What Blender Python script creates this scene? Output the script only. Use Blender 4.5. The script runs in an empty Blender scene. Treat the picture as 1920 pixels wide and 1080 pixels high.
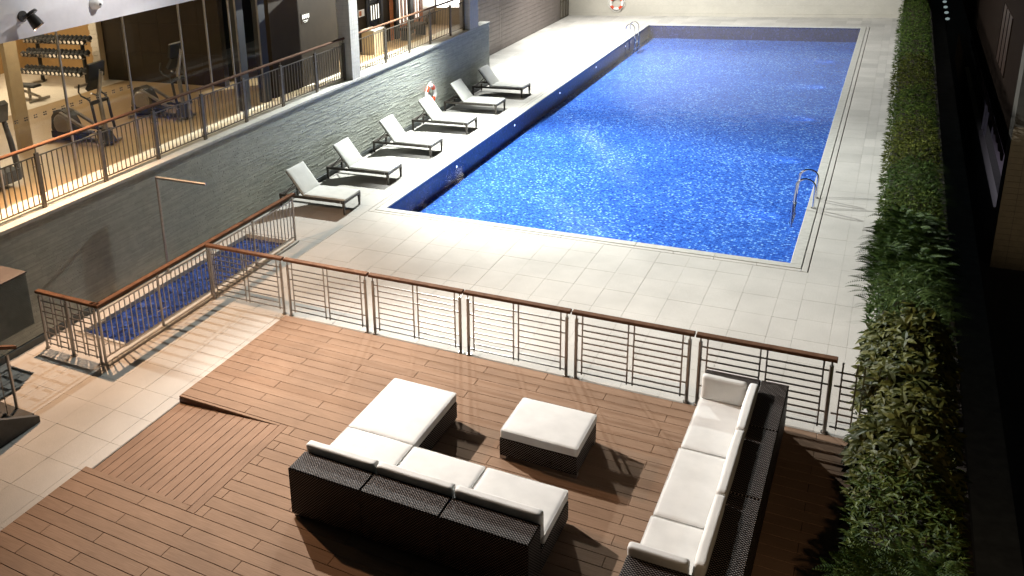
import bpy, bmesh, math, random
from mathutils import Vector, Matrix, noise
random.seed(7)
R = math.radians
S = bpy.context.scene
COL = S.collection

# ------------------------------------------------------------------ camera
cam_data = bpy.data.cameras.new('camera')
cam = bpy.data.objects.new('camera', cam_data)
COL.objects.link(cam)
cam_data.sensor_width = 36.0
cam_data.lens = 1703.79 / 1920 * 36
cam_data.shift_x = (960 - 566.06) / 1920
cam_data.shift_y = (342.71 - 540) / 1920
cam_data.clip_end = 400
_r = Vector((0.84136202, 0.53529172, -0.07465067))
_d = Vector((0.10683144, -0.30010848, -0.94790397))
_f = Vector((-0.52980845, 0.78955536, -0.30968586))
CAM = Vector((9.0772, -16.7840, 6.9326))
cam.matrix_world = Matrix(((_r.x, -_d.x, -_f.x, CAM.x), (_r.y, -_d.y, -_f.y, CAM.y), (_r.z, -_d.z, -_f.z, CAM.z), (0, 0, 0, 1)))
S.camera = cam

# ------------------------------------------------------------------ night sky, faint sun, exposure
world = bpy.data.worlds.new('World')
S.world = world
world.use_nodes = True
wn = world.node_tree
sky = wn.nodes.new('ShaderNodeTexSky')
sky.sky_type = 'NISHITA'
sky.sun_disc = False
sky.sun_elevation = R(2)
sky.sun_rotation = R(250)
bg = wn.nodes['Background']
wn.links.new(sky.outputs[0], bg.inputs[0])
bg.inputs[1].default_value = 0.012
sun_data = bpy.data.lights.new('dusk_sun', 'SUN')
sun_data.energy = 0.004
sun_data.angle = R(10)
sun_data.color = (0.75, 0.85, 1.0)
sun_ob = bpy.data.objects.new('dusk_sun', sun_data)
sun_ob.rotation_euler = (R(62), 0, R(-70))
COL.objects.link(sun_ob)
S.view_settings.view_transform = 'Standard'
S.view_settings.look = 'None'
S.view_settings.exposure = 0.0
S.view_settings.gamma = 1.0
S.render.engine = 'CYCLES'
S.cycles.max_bounces = 6
S.cycles.diffuse_bounces = 3
S.cycles.glossy_bounces = 3
S.cycles.transparent_max_bounces = 12
S.cycles.use_denoising = True
S.cycles.sample_clamp_indirect = 4.0

# the floodlights on the building and one added for the fascia (lamp heads are built further down, at these same spots)
#          x      y     z   watts  colour              aim
FLOODS = [(-2.42, -6.85, 5.16, 1700, (1.0, 0.62, 0.38), (0.8, -8.0, 0), 150),
          (-1.95, -4.55, 6.05, 7000, (1.0, 0.955, 0.90), (9.4, -9.2, 0), 88),
          (-1.90, 1.05, 5.70, 6600, (0.98, 1.0, 0.97), (8.4, 4.6, 0), 116),
          (-1.25, 7.10, 6.40, 7800, (0.96, 1.0, 0.96), (1.4, 2.0, 0), 138),
          (-2.40, 14.6, 6.20, 6800, (0.98, 1.0, 0.97), (2.6, 15.8, 0), 132),
          (-2.40, 21.0, 6.20, 6800, (1.0, 0.98, 0.93), (1.4, 22.3, 0), 132),
          (0.40, -4.30, 7.90, 850, (1.0, 0.98, 0.98), (-2.74, -5.0, 6.5), 72)]  # this last lamp is unseen, added to brighten the white fascia
for i, (x, y, zz, w, c, aim, cone) in enumerate(FLOODS):
    ld = bpy.data.lights.new('flood_beam', 'SPOT')
    ld.energy = w
    ld.color = c
    ld.spot_size = R(cone)
    ld.spot_blend = .85 if cone < 135 else .6
    ld.shadow_soft_size = 0.045
    lo = bpy.data.objects.new('flood_beam', ld)
    lo.location = Vector((x, y, zz)) + (Vector(aim) - Vector((x, y, zz))).normalized() * .02
    lo.rotation_euler = (Vector(aim) - lo.location).to_track_quat('-Z', 'Y').to_euler()
    COL.objects.link(lo)

# ------------------------------------------------------------------ helpers: meshes
class MB:
    """Collects boxes, tubes, strips; build() links them as one mesh object."""
    def __init__(s):
        s.v, s.f = [], []
    def add(s, verts, faces):
        o = len(s.v)
        s.v += [tuple(p) for p in verts]
        s.f += [tuple(i + o for i in f) for f in faces]
        return s
    def box(s, x0, x1, y0, y1, z0, z1):
        return s.add([(x0, y0, z0), (x1, y0, z0), (x1, y1, z0), (x0, y1, z0), (x0, y0, z1), (x1, y0, z1), (x1, y1, z1), (x0, y1, z1)],
                     [(3, 2, 1, 0), (4, 5, 6, 7), (0, 1, 5, 4), (1, 2, 6, 5), (2, 3, 7, 6), (3, 0, 4, 7)])
    def cbox(s, x0, x1, y0, y1, z0, z1, c=.004):
        """box whose top edges are chamfered"""
        return s.add([(x0, y0, z0), (x1, y0, z0), (x1, y1, z0), (x0, y1, z0), (x0, y0, z1 - c), (x1, y0, z1 - c), (x1, y1, z1 - c), (x0, y1, z1 - c),
                      (x0 + c, y0 + c, z1), (x1 - c, y0 + c, z1), (x1 - c, y1 - c, z1), (x0 + c, y1 - c, z1)],
                     [(0, 1, 5, 4), (1, 2, 6, 5), (2, 3, 7, 6), (3, 0, 4, 7), (4, 5, 9, 8), (5, 6, 10, 9), (6, 7, 11, 10), (7, 4, 8, 11), (8, 9, 10, 11)])
    def bar(s, a, b, w, h, up=(0, 0, 1)):
        """rectangular bar from a to b, w across, h in the up direction"""
        a, b = Vector(a), Vector(b)
        d = (b - a).normalized()
        up = Vector(up)
        if abs(d.dot(up)) > .99: up = Vector((1, 0, 0))
        sx = d.cross(up).normalized() * (w / 2)
        sy = sx.cross(d).normalized() * (h / 2)
        q = [a - sx - sy, a + sx - sy, a + sx + sy, a - sx + sy, b - sx - sy, b + sx - sy, b + sx + sy, b - sx + sy]
        return s.add(q, [(0, 1, 2, 3), (7, 6, 5, 4), (1, 0, 4, 5), (2, 1, 5, 6), (3, 2, 6, 7), (0, 3, 7, 4)])
    def tube(s, pts, r, n=8, caps=True):
        pts = [Vector(p) for p in pts]
        rs = r if isinstance(r, (list, tuple)) else [r] * len(pts)
        t0 = (pts[1] - pts[0]).normalized()
        nrm = Vector((0, 0, 1)) if abs(t0.z) < .9 else Vector((1, 0, 0))
        nrm = (nrm - t0 * nrm.dot(t0)).normalized()
        rings = []
        for i, p in enumerate(pts):
            t = (pts[min(i + 1, len(pts) - 1)] - pts[max(i - 1, 0)]).normalized()
            nrm = (nrm - t * nrm.dot(t)).normalized()
            bn = t.cross(nrm)
            rings.append([p + (nrm * math.cos(2 * math.pi * k / n) + bn * math.sin(2 * math.pi * k / n)) * rs[i] for k in range(n)])
        vs = [q for rg in rings for q in rg]
        fs = []
        for i in range(len(pts) - 1):
            for k in range(n):
                a, b = i * n + k, i * n + (k + 1) % n
                fs.append((a, b, b + n, a + n))
        if caps:
            fs.append(tuple(reversed(range(n))))
            fs.append(tuple((len(pts) - 1) * n + k for k in range(n)))
        return s.add(vs, fs)
    def prism(s, poly, axis, a0, a1):
        """extrude a polygon given in the two other axes along axis"""
        n = len(poly)
        def pt(q, a):
            return {'x': (a, q[0], q[1]), 'y': (q[0], a, q[1]), 'z': (q[0], q[1], a)}[axis]
        vs = [pt(q, a0) for q in poly] + [pt(q, a1) for q in poly]
        fs = [tuple(range(n))[::-1], tuple(range(n, 2 * n))] + [(i, (i + 1) % n, n + (i + 1) % n, n + i) for i in range(n)]
        return s.add(vs, fs)
    def ring(s, c, axis, Rr, r, a0=0, a1=2 * math.pi, n=24, m=8, flat=1.0):
        """part of a torus about axis through c"""
        full = abs(a1 - a0 - 2 * math.pi) < 1e-6
        cnt = n if full else n + 1
        vs, fs = [], []
        for i in range(cnt):
            a = a0 + (a1 - a0) * i / n
            for k in range(m):
                b = 2 * math.pi * k / m
                rr = Rr + r * math.cos(b)
                u, v_, w = rr * math.cos(a), rr * math.sin(a), r * flat * math.sin(b)
                vs.append({'x': (c[0] + w, c[1] + u, c[2] + v_), 'y': (c[0] + u, c[1] + w, c[2] + v_), 'z': (c[0] + u, c[1] + v_, c[2] + w)}[axis])
        for i in range(n):
            j = (i + 1) % cnt
            for k in range(m):
                k2 = (k + 1) % m
                fs.append((i * m + k, i * m + k2, j * m + k2, j * m + k))
        if not full:
            fs.append(tuple(range(m))); fs.append(tuple(n * m + k for k in reversed(range(m))))
        return s.add(vs, fs)
    def mesh(s, name, mat, smooth=False, off=(0, 0, 0)):
        me = bpy.data.meshes.new(name)
        if any(off): s.v = [(a - off[0], b - off[1], c - off[2]) for a, b, c in s.v]
        me.from_pydata(s.v, [], s.f)
        me.materials.append(mat)
        bm = bmesh.new(); bm.from_mesh(me)
        bmesh.ops.recalc_face_normals(bm, faces=bm.faces)
        bm.to_mesh(me); bm.free()
        if smooth:
            me.polygons.foreach_set('use_smooth', [True] * len(me.polygons))
            me.set_sharp_from_angle(angle=R(40))
        return me
    def build(s, name, mat, parent=None, smooth=False, world=True):
        """link as one object; coordinates are the world's unless world is False (then the parent's)"""
        off = base_of(parent) if (parent is not None and world) else (0, 0, 0)
        return link(name, s.mesh(name, mat, smooth, off), parent)

def base_of(o):
    x = Vector((0, 0, 0))
    while o is not None:
        x = x + o.location; o = o.parent
    return tuple(x)

def link(name, me, parent=None, loc=(0, 0, 0)):
    o = bpy.data.objects.new(name, me)
    COL.objects.link(o)
    o.location = loc
    if parent is not None: o.parent = parent
    return o

def tag(o, label=None, cat=None, group=None, kind=None):
    if label: o['label'] = label
    if cat: o['category'] = cat
    if group: o['group'] = group
    if kind: o['kind'] = kind
    return o

def thing(name, label, cat, loc=(0, 0, 0), rz=0, group=None):
    o = bpy.data.objects.new(name, None)
    COL.objects.link(o)
    o.empty_display_size = .2
    o.location = loc
    o.rotation_euler = (0, 0, rz)
    return tag(o, label, cat, group)

def copy_tree(o, parent=None):
    c = o.copy()
    COL.objects.link(c)
    if parent is not None: c.parent = parent
    for ch in [k for k in bpy.data.objects if k.parent == o]:
        copy_tree(ch, c)
    return c

def cushion(x0, x1, y0, y1, z0, z1, r=.03, puff=.012, n=15, wr=.005, seed=0):
    """soft box: rounded edges, a slightly domed top, shallow wrinkles (world coordinates)"""
    bm = bmesh.new()
    bmesh.ops.create_cube(bm, size=2)
    bmesh.ops.subdivide_edges(bm, edges=bm.edges[:], cuts=n, use_grid_fill=True)
    cx, cy, cz = (x0 + x1) / 2, (y0 + y1) / 2, (z0 + z1) / 2
    hx, hy, hz = (x1 - x0) / 2, (y1 - y0) / 2, (z1 - z0) / 2
    r = min(r, hx * .95, hy * .95, hz * .95)
    for v in bm.verts:
        # crowd the rows towards the edges so that the rounding is well sampled
        q = [math.copysign(1 - (1 - abs(c)) ** 1.6, c) for c in v.co]
        p = Vector((q[0] * hx, q[1] * hy, q[2] * hz))
        inn = Vector((max(-hx + r, min(hx - r, p.x)), max(-hy + r, min(hy - r, p.y)), max(-hz + r, min(hz - r, p.z))))
        d = p - inn
        if d.length > 1e-6:
            p = inn + d.normalized() * r
        w = (1 - abs(q[0]) ** 4) * (1 - abs(q[1]) ** 4) * (1 - abs(q[2]) ** 4) if False else 1
        k = [1 - abs(c) ** 4 for c in q]
        dims = sorted([(hx, 0), (hy, 1), (hz, 2)])
        ax = dims[0][1]
        o1, o2 = [i for i in range(3) if i != ax]
        p[ax] += math.copysign(puff * k[o1] * k[o2], q[ax]) if abs(q[ax]) > .5 else 0
        nz = noise.noise(Vector((p.x * 3.1 + seed * 7.3, p.y * 3.1, p.z * 3.1 + seed)))
        n2 = noise.noise(Vector((p.x * 11 + seed * 3.1, p.y * 6.5, p.z * 9 + seed)))
        p += Vector((nz, nz * .6, nz)) * wr + Vector((0, 0, n2 * wr * .45))
        v.co = (p.x + cx, p.y + cy, p.z + cz)
    vs = [tuple(v.co) for v in bm.verts]
    fs = [tuple(v.index for v in f.verts) for f in bm.faces]
    bm.free()
    m = MB(); m.v, m.f = vs, fs
    return m

# ------------------------------------------------------------------ helpers: materials
def new_mat(name):
    m = bpy.data.materials.new(name)
    m.use_nodes = True
    return m, m.node_tree, m.node_tree.nodes['Principled BSDF']

def N(nt, t, **kw):
    n = nt.nodes.new(t)
    for k, v in kw.items():
        if hasattr(n, k) and k not in n.inputs: setattr(n, k, v)
        else: n.inputs[k].default_value = v
    return n

def M2(nt, op, a, b=None):
    n = nt.nodes.new('ShaderNodeMath'); n.operation = op
    for i, x in enumerate((a, b)):
        if x is None: continue
        if isinstance(x, (int, float)): n.inputs[i].default_value = x
        else: nt.links.new(x, n.inputs[i])
    return n.outputs[0]

def ramp(nt, fac, stops):
    n = nt.nodes.new('ShaderNodeValToRGB')
    e = n.color_ramp.elements
    while len(e) < len(stops): e.new(.5)
    for el, (p, c) in zip(e, stops):
        el.position = p; el.color = (*c, 1)
    nt.links.new(fac, n.inputs[0])
    return n.outputs[0]

def pos(nt):
    return nt.nodes.new('ShaderNodeNewGeometry')

def vary(name, col, rough=.5, metal=0.0, amt=.18, scale=6.0, bump=0.0, bscale=80.0, stretch=(1, 1, 1), island=0.0, spec=.5, coat=0.0, hue=None, dirt=0.0, dscale=.7):
    """principled material: base colour, cloudy variation, per-piece tone, fine relief"""
    m, nt, bs = new_mat(name)
    g = pos(nt)
    mp = N(nt, 'ShaderNodeMapping'); mp.inputs['Scale'].default_value = stretch
    nt.links.new(g.outputs['Position'], mp.inputs['Vector'])
    no = N(nt, 'ShaderNodeTexNoise', Scale=scale, Detail=5.0, Roughness=.6)
    nt.links.new(mp.outputs[0], no.inputs['Vector'])
    lo = tuple(c * (1 - amt) for c in col)
    hi = tuple(min(1, c * (1 + amt)) for c in (hue or col))
    c = ramp(nt, no.outputs['Fac'], [(.3, lo), (.7, hi)])
    if island:
        v = M2(nt, 'ADD', M2(nt, 'MULTIPLY', g.outputs['Random Per Island'], 2 * island), 1 - island)
        mx = N(nt, 'ShaderNodeMix'); mx.data_type = 'RGBA'; mx.blend_type = 'MULTIPLY'; mx.inputs[0].default_value = 1
        nt.links.new(c, mx.inputs[6]); nt.links.new(v, mx.inputs[7]); c = mx.outputs[2]
    if dirt:
        d = N(nt, 'ShaderNodeTexNoise', Scale=dscale, Detail=6.0, Roughness=.65)
        nt.links.new(g.outputs['Position'], d.inputs['Vector'])
        v = ramp(nt, d.outputs['Fac'], [(.38, (1 - dirt,) * 3), (.62, (1, 1, 1))])
        mx = N(nt, 'ShaderNodeMix'); mx.data_type = 'RGBA'; mx.blend_type = 'MULTIPLY'; mx.inputs[0].default_value = 1
        nt.links.new(c, mx.inputs[6]); nt.links.new(v, mx.inputs[7]); c = mx.outputs[2]
    nt.links.new(c, bs.inputs['Base Color'])
    bs.inputs['Roughness'].default_value = rough
    bs.inputs['Metallic'].default_value = metal
    bs.inputs['Specular IOR Level'].default_value = spec
    bs.inputs['Coat Weight'].default_value = coat
    if bump:
        b = N(nt, 'ShaderNodeTexNoise', Scale=bscale, Detail=3.0)
        nt.links.new(mp.outputs[0], b.inputs['Vector'])
        bp = N(nt, 'ShaderNodeBump', Strength=bump, Distance=.01)
        nt.links.new(b.outputs['Fac'], bp.inputs['Height'])
        nt.links.new(bp.outputs[0], bs.inputs['Normal'])
    return m

def emit(name, col, strength, base=1.0):
    m, nt, bs = new_mat(name)
    bs.inputs['Base Color'].default_value = (*[c * base for c in col], 1)
    bs.inputs['Emission Color'].default_value = (*col, 1)
    bs.inputs['Emission Strength'].default_value = strength
    return m

def mat_stone():
    m, nt, bs = new_mat('granite_paving')
    g = pos(nt)
    n1 = N(nt, 'ShaderNodeTexNoise', Scale=95.0, Detail=2.0, Roughness=.7)
    n2 = N(nt, 'ShaderNodeTexNoise', Scale=.8, Detail=5.0, Roughness=.6)
    for n in (n1, n2): nt.links.new(g.outputs['Position'], n.inputs['Vector'])
    c1 = ramp(nt, n1.outputs['Fac'], [(.3, (.37, .35, .32)), (.5, (.50, .485, .45)), (.72, (.58, .565, .535))])
    v = M2(nt, 'ADD', M2(nt, 'MULTIPLY', g.outputs['Random Per Island'], .20), .85)
    v2 = M2(nt, 'MULTIPLY', v, M2(nt, 'ADD', M2(nt, 'MULTIPLY', n2.outputs['Fac'], .5), .73))
    mx = N(nt, 'ShaderNodeMix'); mx.data_type = 'RGBA'; mx.blend_type = 'MULTIPLY'; mx.inputs[0].default_value = 1
    nt.links.new(c1, mx.inputs[6]); nt.links.new(v2, mx.inputs[7])
    nt.links.new(mx.outputs[2], bs.inputs['Base Color'])
    bs.inputs['Roughness'].default_value = .85
    bs.inputs['Specular IOR Level'].default_value = .03
    bp = N(nt, 'ShaderNodeBump', Strength=.25, Distance=.004)
    nt.links.new(n1.outputs['Fac'], bp.inputs['Height']); nt.links.new(bp.outputs[0], bs.inputs['Normal'])
    return m

def mat_plank(name, stretch, lo=(.218, .140, .092), hi=(.288, .192, .132)):
    m, nt, bs = new_mat(name)
    g = pos(nt)
    oi = N(nt, 'ShaderNodeObjectInfo')
    add = N(nt, 'ShaderNodeVectorMath'); add.operation = 'ADD'
    sc = N(nt, 'ShaderNodeVectorMath'); sc.operation = 'SCALE'
    cmb = N(nt, 'ShaderNodeCombineXYZ')
    for i in range(3): nt.links.new(oi.outputs['Random'], cmb.inputs[i])
    nt.links.new(cmb.outputs[0], sc.inputs[0]); sc.inputs['Scale'].default_value = 37.0
    nt.links.new(g.outputs['Position'], add.inputs[0]); nt.links.new(sc.outputs[0], add.inputs[1])
    mp = N(nt, 'ShaderNodeMapping'); mp.inputs['Scale'].default_value = stretch
    nt.links.new(add.outputs[0], mp.inputs['Vector'])
    n1 = N(nt, 'ShaderNodeTexNoise', Scale=4.0, Detail=6.0, Roughness=.62)
    nt.links.new(mp.outputs[0], n1.inputs['Vector'])
    n2 = N(nt, 'ShaderNodeTexNoise', Scale=1.4, Detail=4.0)
    nt.links.new(g.outputs['Position'], n2.inputs['Vector'])
    c = ramp(nt, n1.outputs['Fac'], [(.3, lo), (.7, hi)])
    v = M2(nt, 'MULTIPLY', M2(nt, 'ADD', M2(nt, 'MULTIPLY', oi.outputs['Random'], .12), .94), M2(nt, 'ADD', M2(nt, 'MULTIPLY', n2.outputs['Fac'], .5), .75))
    mx = N(nt, 'ShaderNodeMix'); mx.data_type = 'RGBA'; mx.blend_type = 'MULTIPLY'; mx.inputs[0].default_value = 1
    nt.links.new(c, mx.inputs[6]); nt.links.new(v, mx.inputs[7])
    nt.links.new(mx.outputs[2], bs.inputs['Base Color'])
    nt.links.new(M2(nt, 'ADD', M2(nt, 'MULTIPLY', n2.outputs['Fac'], .2), .68), bs.inputs['Roughness'])
    bs.inputs['Specular IOR Level'].default_value = .05
    mp2 = N(nt, 'ShaderNodeMapping'); mp2.inputs['Scale'].default_value = tuple(2.2 if k < 5 else 60 for k in stretch)
    nt.links.new(add.outputs[0], mp2.inputs['Vector'])
    n3 = N(nt, 'ShaderNodeTexNoise', Scale=2.0, Detail=2.0)
    nt.links.new(mp2.outputs[0], n3.inputs['Vector'])
    bp = N(nt, 'ShaderNodeBump', Strength=.3, Distance=.004)
    nt.links.new(n3.outputs['Fac'], bp.inputs['Height']); nt.links.new(bp.outputs[0], bs.inputs['Normal'])
    return m

def mat_mosaic(name, cell, dark, mid, light, flash, rough=.18):
    """small glazed tiles: every cell its own blue, a few very pale ones"""
    m, nt, bs = new_mat(name)
    g = pos(nt)
    sc = N(nt, 'ShaderNodeVectorMath'); sc.operation = 'SCALE'; sc.inputs['Scale'].default_value = 1 / cell
    off = N(nt, 'ShaderNodeVectorMath'); off.operation = 'ADD'; off.inputs[1].default_value = (.013, .013, .013)
    nt.links.new(g.outputs['Position'], off.inputs[0]); nt.links.new(off.outputs[0], sc.inputs[0])
    fl = N(nt, 'ShaderNodeVectorMath'); fl.operation = 'FLOOR'
    nt.links.new(sc.outputs[0], fl.inputs[0])
    wnz = N(nt, 'ShaderNodeTexWhiteNoise'); wnz.noise_dimensions = '3D'
    nt.links.new(fl.outputs[0], wnz.inputs['Vector'])
    patch = N(nt, 'ShaderNodeTexNoise', Scale=.55, Detail=4.0, Roughness=.6)
    nt.links.new(g.outputs['Position'], patch.inputs['Vector'])
    f = M2(nt, 'ADD', wnz.outputs['Value'], M2(nt, 'MULTIPLY', M2(nt, 'SUBTRACT', patch.outputs['Fac'], .5), .45))
    c = ramp(nt, f, [(.0, dark), (.38, mid), (.80, light), (.90, light), (.95, flash), (1.0, flash)])
    # grout
    fr = N(nt, 'ShaderNodeVectorMath'); fr.operation = 'FRACTION'
    nt.links.new(sc.outputs[0], fr.inputs[0])
    sp = N(nt, 'ShaderNodeSeparateXYZ'); nt.links.new(fr.outputs[0], sp.inputs[0])
    d = None
    for i in range(2):
        e = M2(nt, 'ABSOLUTE', M2(nt, 'SUBTRACT', sp.outputs[i], .5))
        d = e if d is None else M2(nt, 'MAXIMUM', d, e)
    k = M2(nt, 'GREATER_THAN', d, .455)
    mx = N(nt, 'ShaderNodeMix'); mx.data_type = 'RGBA'
    nt.links.new(k, mx.inputs[0]); nt.links.new(c, mx.inputs[6]); mx.inputs[7].default_value = (*[x * .55 for x in mid], 1)
    nt.links.new(mx.outputs[2], bs.inputs['Base Color'])
    bs.inputs['Roughness'].default_value = rough
    bp = N(nt, 'ShaderNodeBump', Strength=.35, Distance=.006)
    nt.links.new(M2(nt, 'ADD', M2(nt, 'MULTIPLY', wnz.outputs['Value'], .8), M2(nt, 'MULTIPLY', k, -1.0)), bp.inputs['Height'])
    nt.links.new(bp.outputs[0], bs.inputs['Normal'])
    return m

def mat_wicker():
    m, nt, bs = new_mat('dark_wicker')
    g = pos(nt)
    p = N(nt, 'ShaderNodeSeparateXYZ'); nt.links.new(g.outputs['Position'], p.inputs[0])
    nn = N(nt, 'ShaderNodeSeparateXYZ'); nt.links.new(g.outputs['Normal'], nn.inputs[0])
    flat = M2(nt, 'GREATER_THAN', M2(nt, 'ABSOLUTE', nn.outputs[2]), .6)
    def mixf(a, b):
        n = N(nt, 'ShaderNodeMix'); n.data_type = 'FLOAT'
        nt.links.new(flat, n.inputs[0]); nt.links.new(a, n.inputs[2]); nt.links.new(b, n.inputs[3])
        return n.outputs[0]
    u = mixf(M2(nt, 'ADD', p.outputs[0], p.outputs[1]), p.outputs[0])
    v = mixf(p.outputs[2], p.outputs[1])
    k = math.pi / .017
    su = M2(nt, 'SINE', M2(nt, 'MULTIPLY', u, k))
    sv = M2(nt, 'SINE', M2(nt, 'MULTIPLY', v, k))
    w = M2(nt, 'MULTIPLY', M2(nt, 'ADD', M2(nt, 'MULTIPLY', su, sv), 1.0), .5)
    h = M2(nt, 'MULTIPLY', w, M2(nt, 'ABSOLUTE', M2(nt, 'SINE', M2(nt, 'MULTIPLY', v, k))))
    c = ramp(nt, h, [(.10, (.003, .002, .0018)), (.45, (.014, .010, .008)), (.85, (.34, .30, .28))])  # highlights on the weave are put into the colour as pale specks
    nt.links.new(c, bs.inputs['Base Color'])
    bs.inputs['Roughness'].default_value = .5
    bs.inputs['Specular IOR Level'].default_value = .06
    bp = N(nt, 'ShaderNodeBump', Strength=.6, Distance=.008)
    nt.links.new(h, bp.inputs['Height']); nt.links.new(bp.outputs[0], bs.inputs['Normal'])
    return m

def mat_fabric(name, col):
    m, nt, bs = new_mat(name)
    g = pos(nt)
    n1 = N(nt, 'ShaderNodeTexNoise', Scale=220.0, Detail=2.0)
    n2 = N(nt, 'ShaderNodeTexNoise', Scale=5.0, Detail=5.0)
    for n in (n1, n2): nt.links.new(g.outputs['Position'], n.inputs['Vector'])
    c = ramp(nt, n2.outputs['Fac'], [(.3, tuple(x * .9 for x in col)), (.65, col)])
    nt.links.new(c, bs.inputs['Base Color'])
    bs.inputs['Roughness'].default_value = .9
    bs.inputs['Sheen Weight'].default_value = .15
    bp = N(nt, 'ShaderNodeBump', Strength=.25, Distance=.003)
    s = M2(nt, 'ADD', n1.outputs['Fac'], M2(nt, 'MULTIPLY', n2.outputs['Fac'], 1.5))
    nt.links.new(s, bp.inputs['Height']); nt.links.new(bp.outputs[0], bs.inputs['Normal'])
    return m

def schlick(nt, f0, normal=None):
    """mirror share of a thin sheet, the same from both sides"""
    lw = N(nt, 'ShaderNodeLayerWeight', Blend=.5)
    if normal is not None: nt.links.new(normal, lw.inputs['Normal'])
    return M2(nt, 'ADD', M2(nt, 'MULTIPLY', M2(nt, 'POWER', lw.outputs['Facing'], 5.0), 1 - f0), f0)

def mat_water():
    """clear water sheet: fresnel mirror over see-through blue"""
    m, nt, bs = new_mat('pool_water')
    nt.nodes.remove(bs)
    out = nt.nodes['Material Output']
    g = pos(nt)
    n1 = N(nt, 'ShaderNodeTexNoise', Scale=3.0, Detail=3.0, Roughness=.5, Distortion=.4)
    nt.links.new(g.outputs['Position'], n1.inputs['Vector'])
    bp = N(nt, 'ShaderNodeBump', Strength=.14, Distance=.05)
    nt.links.new(n1.outputs['Fac'], bp.inputs['Height'])
    fac = M2(nt, 'MULTIPLY', schlick(nt, .02, bp.outputs[0]), .6)
    tr = N(nt, 'ShaderNodeBsdfTransparent'); tr.inputs[0].default_value = (.80, .90, 1.0, 1)
    gl = N(nt, 'ShaderNodeBsdfGlossy', Roughness=.04); nt.links.new(bp.outputs[0], gl.inputs['Normal'])
    mx = N(nt, 'ShaderNodeMixShader')
    nt.links.new(fac, mx.inputs[0]); nt.links.new(tr.outputs[0], mx.inputs[1]); nt.links.new(gl.outputs[0], mx.inputs[2])
    nt.links.new(mx.outputs[0], out.inputs['Surface'])
    return m

def mat_glass(name, tint=(.93, .95, .94), refl=.09, rough=.0):
    m, nt, bs = new_mat(name)
    nt.nodes.remove(bs)
    out = nt.nodes['Material Output']
    fac = schlick(nt, .04)
    tr = N(nt, 'ShaderNodeBsdfTransparent'); tr.inputs[0].default_value = (*tint, 1)
    gl = N(nt, 'ShaderNodeBsdfGlossy', Roughness=rough)
    mx = N(nt, 'ShaderNodeMixShader')
    nt.links.new(fac, mx.inputs[0]); nt.links.new(tr.outputs[0], mx.inputs[1]); nt.links.new(gl.outputs[0], mx.inputs[2])
    nt.links.new(mx.outputs[0], out.inputs['Surface'])
    return m

def mat_leaf(name, lo, hi, rough=.55):
    m, nt, bs = new_mat(name)
    g = pos(nt)
    c = ramp(nt, g.outputs['Random Per Island'], [(0, lo), (.55, tuple((a + b) / 2 for a, b in zip(lo, hi))), (1, hi)])
    nt.links.new(c, bs.inputs['Base Color'])
    bs.inputs['Roughness'].default_value = rough
    bs.inputs['Specular IOR Level'].default_value = .14
    return m

STONE = mat_stone()
GROUT = vary('grout_bed', (.33, .31, .28), .9, amt=.2)
COPING = vary('coping_stone', (.44, .435, .40), .75, amt=.12, scale=9, bump=.12, bscale=120, island=.06)
PLANK = mat_plank('composite_plank', (1.2, 26, 26))
PLANKY = mat_plank('composite_plank_ramp', (26, 1.2, 26), (.200, .126, .084), (.268, .176, .122))
JOIST = vary('dark_void', (.012, .010, .009), .9)
CLAD = vary('split_stone_strip', (.40, .42, .37), .66, amt=.10, scale=6, bump=.12, bscale=60, island=.12, spec=.3)
SKIRT = vary('dark_skirting_stone', (.07, .078, .076), .55, amt=.2)
BROWNW = vary('brown_wall_panel', (.20, .168, .155), .5, amt=.12, scale=5, island=.10, dirt=.15)
CREAM = vary('cream_wall_tile', (.50, .475, .41), .55, amt=.08, scale=10, bump=.2, bscale=40, stretch=(1, 1, 9), dirt=.12)
STEEL = vary('stainless_steel', (.37, .345, .32), .38, metal=1.0, amt=.12, scale=20)
CHROME = vary('polished_steel', (.75, .75, .75), .10, metal=1.0, amt=.05)
BRONZE = vary('bronze_metal', (.135, .115, .085), .42, metal=.6, amt=.15, scale=15)
RAILW = mat_plank('handrail_timber', (2.0, 2.0, 26), (.090, .047, .029), (.160, .088, .053))
WICKER = mat_wicker()
FABRIC = mat_fabric('white_canvas', (.67, .67, .655))
TAUPE = mat_fabric('taupe_canvas', (.30, .255, .21))
LOUNGE = mat_fabric('lounger_canvas', (.60, .60, .565))
DARKFR = vary('dark_brown_frame', (.05, .042, .034), .42, amt=.25, scale=30)
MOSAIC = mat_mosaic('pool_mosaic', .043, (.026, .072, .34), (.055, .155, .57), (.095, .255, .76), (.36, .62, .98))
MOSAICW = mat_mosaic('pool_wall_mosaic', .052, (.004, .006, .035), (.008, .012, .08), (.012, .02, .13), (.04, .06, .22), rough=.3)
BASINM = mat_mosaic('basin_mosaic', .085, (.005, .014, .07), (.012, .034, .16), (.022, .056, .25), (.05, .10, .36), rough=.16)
WATER = mat_water()
WHITE = vary('white_render', (.72, .70, .70), .7, amt=.04)
BLACK = vary('black_metal', (.012, .012, .012), .45)
RUBBER = vary('black_rubber', (.02, .02, .02), .6)
GREYPL = vary('grey_plastic', (.060, .055, .048), .34, amt=.15)
SILVERP = vary('silver_plastic', (.33, .31, .28), .3, metal=.7, amt=.1)
WOODF = vary('gym_wood_floor', (.33, .225, .115), .38, amt=.15, scale=6, stretch=(14, .8, 1))
WHITEF = vary('gym_pale_floor', (.60, .54, .46), .4, amt=.06)
GALLERY = vary('gallery_floor_stone', (.60, .56, .47), .55, amt=.10, scale=12)
ORANGEW = vary('ochre_wall', (.36, .22, .09), .55, amt=.08)
DARKW = vary('dark_umber_wall', (.028, .020, .012), .6, amt=.12, scale=3, spec=.12)
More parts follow.
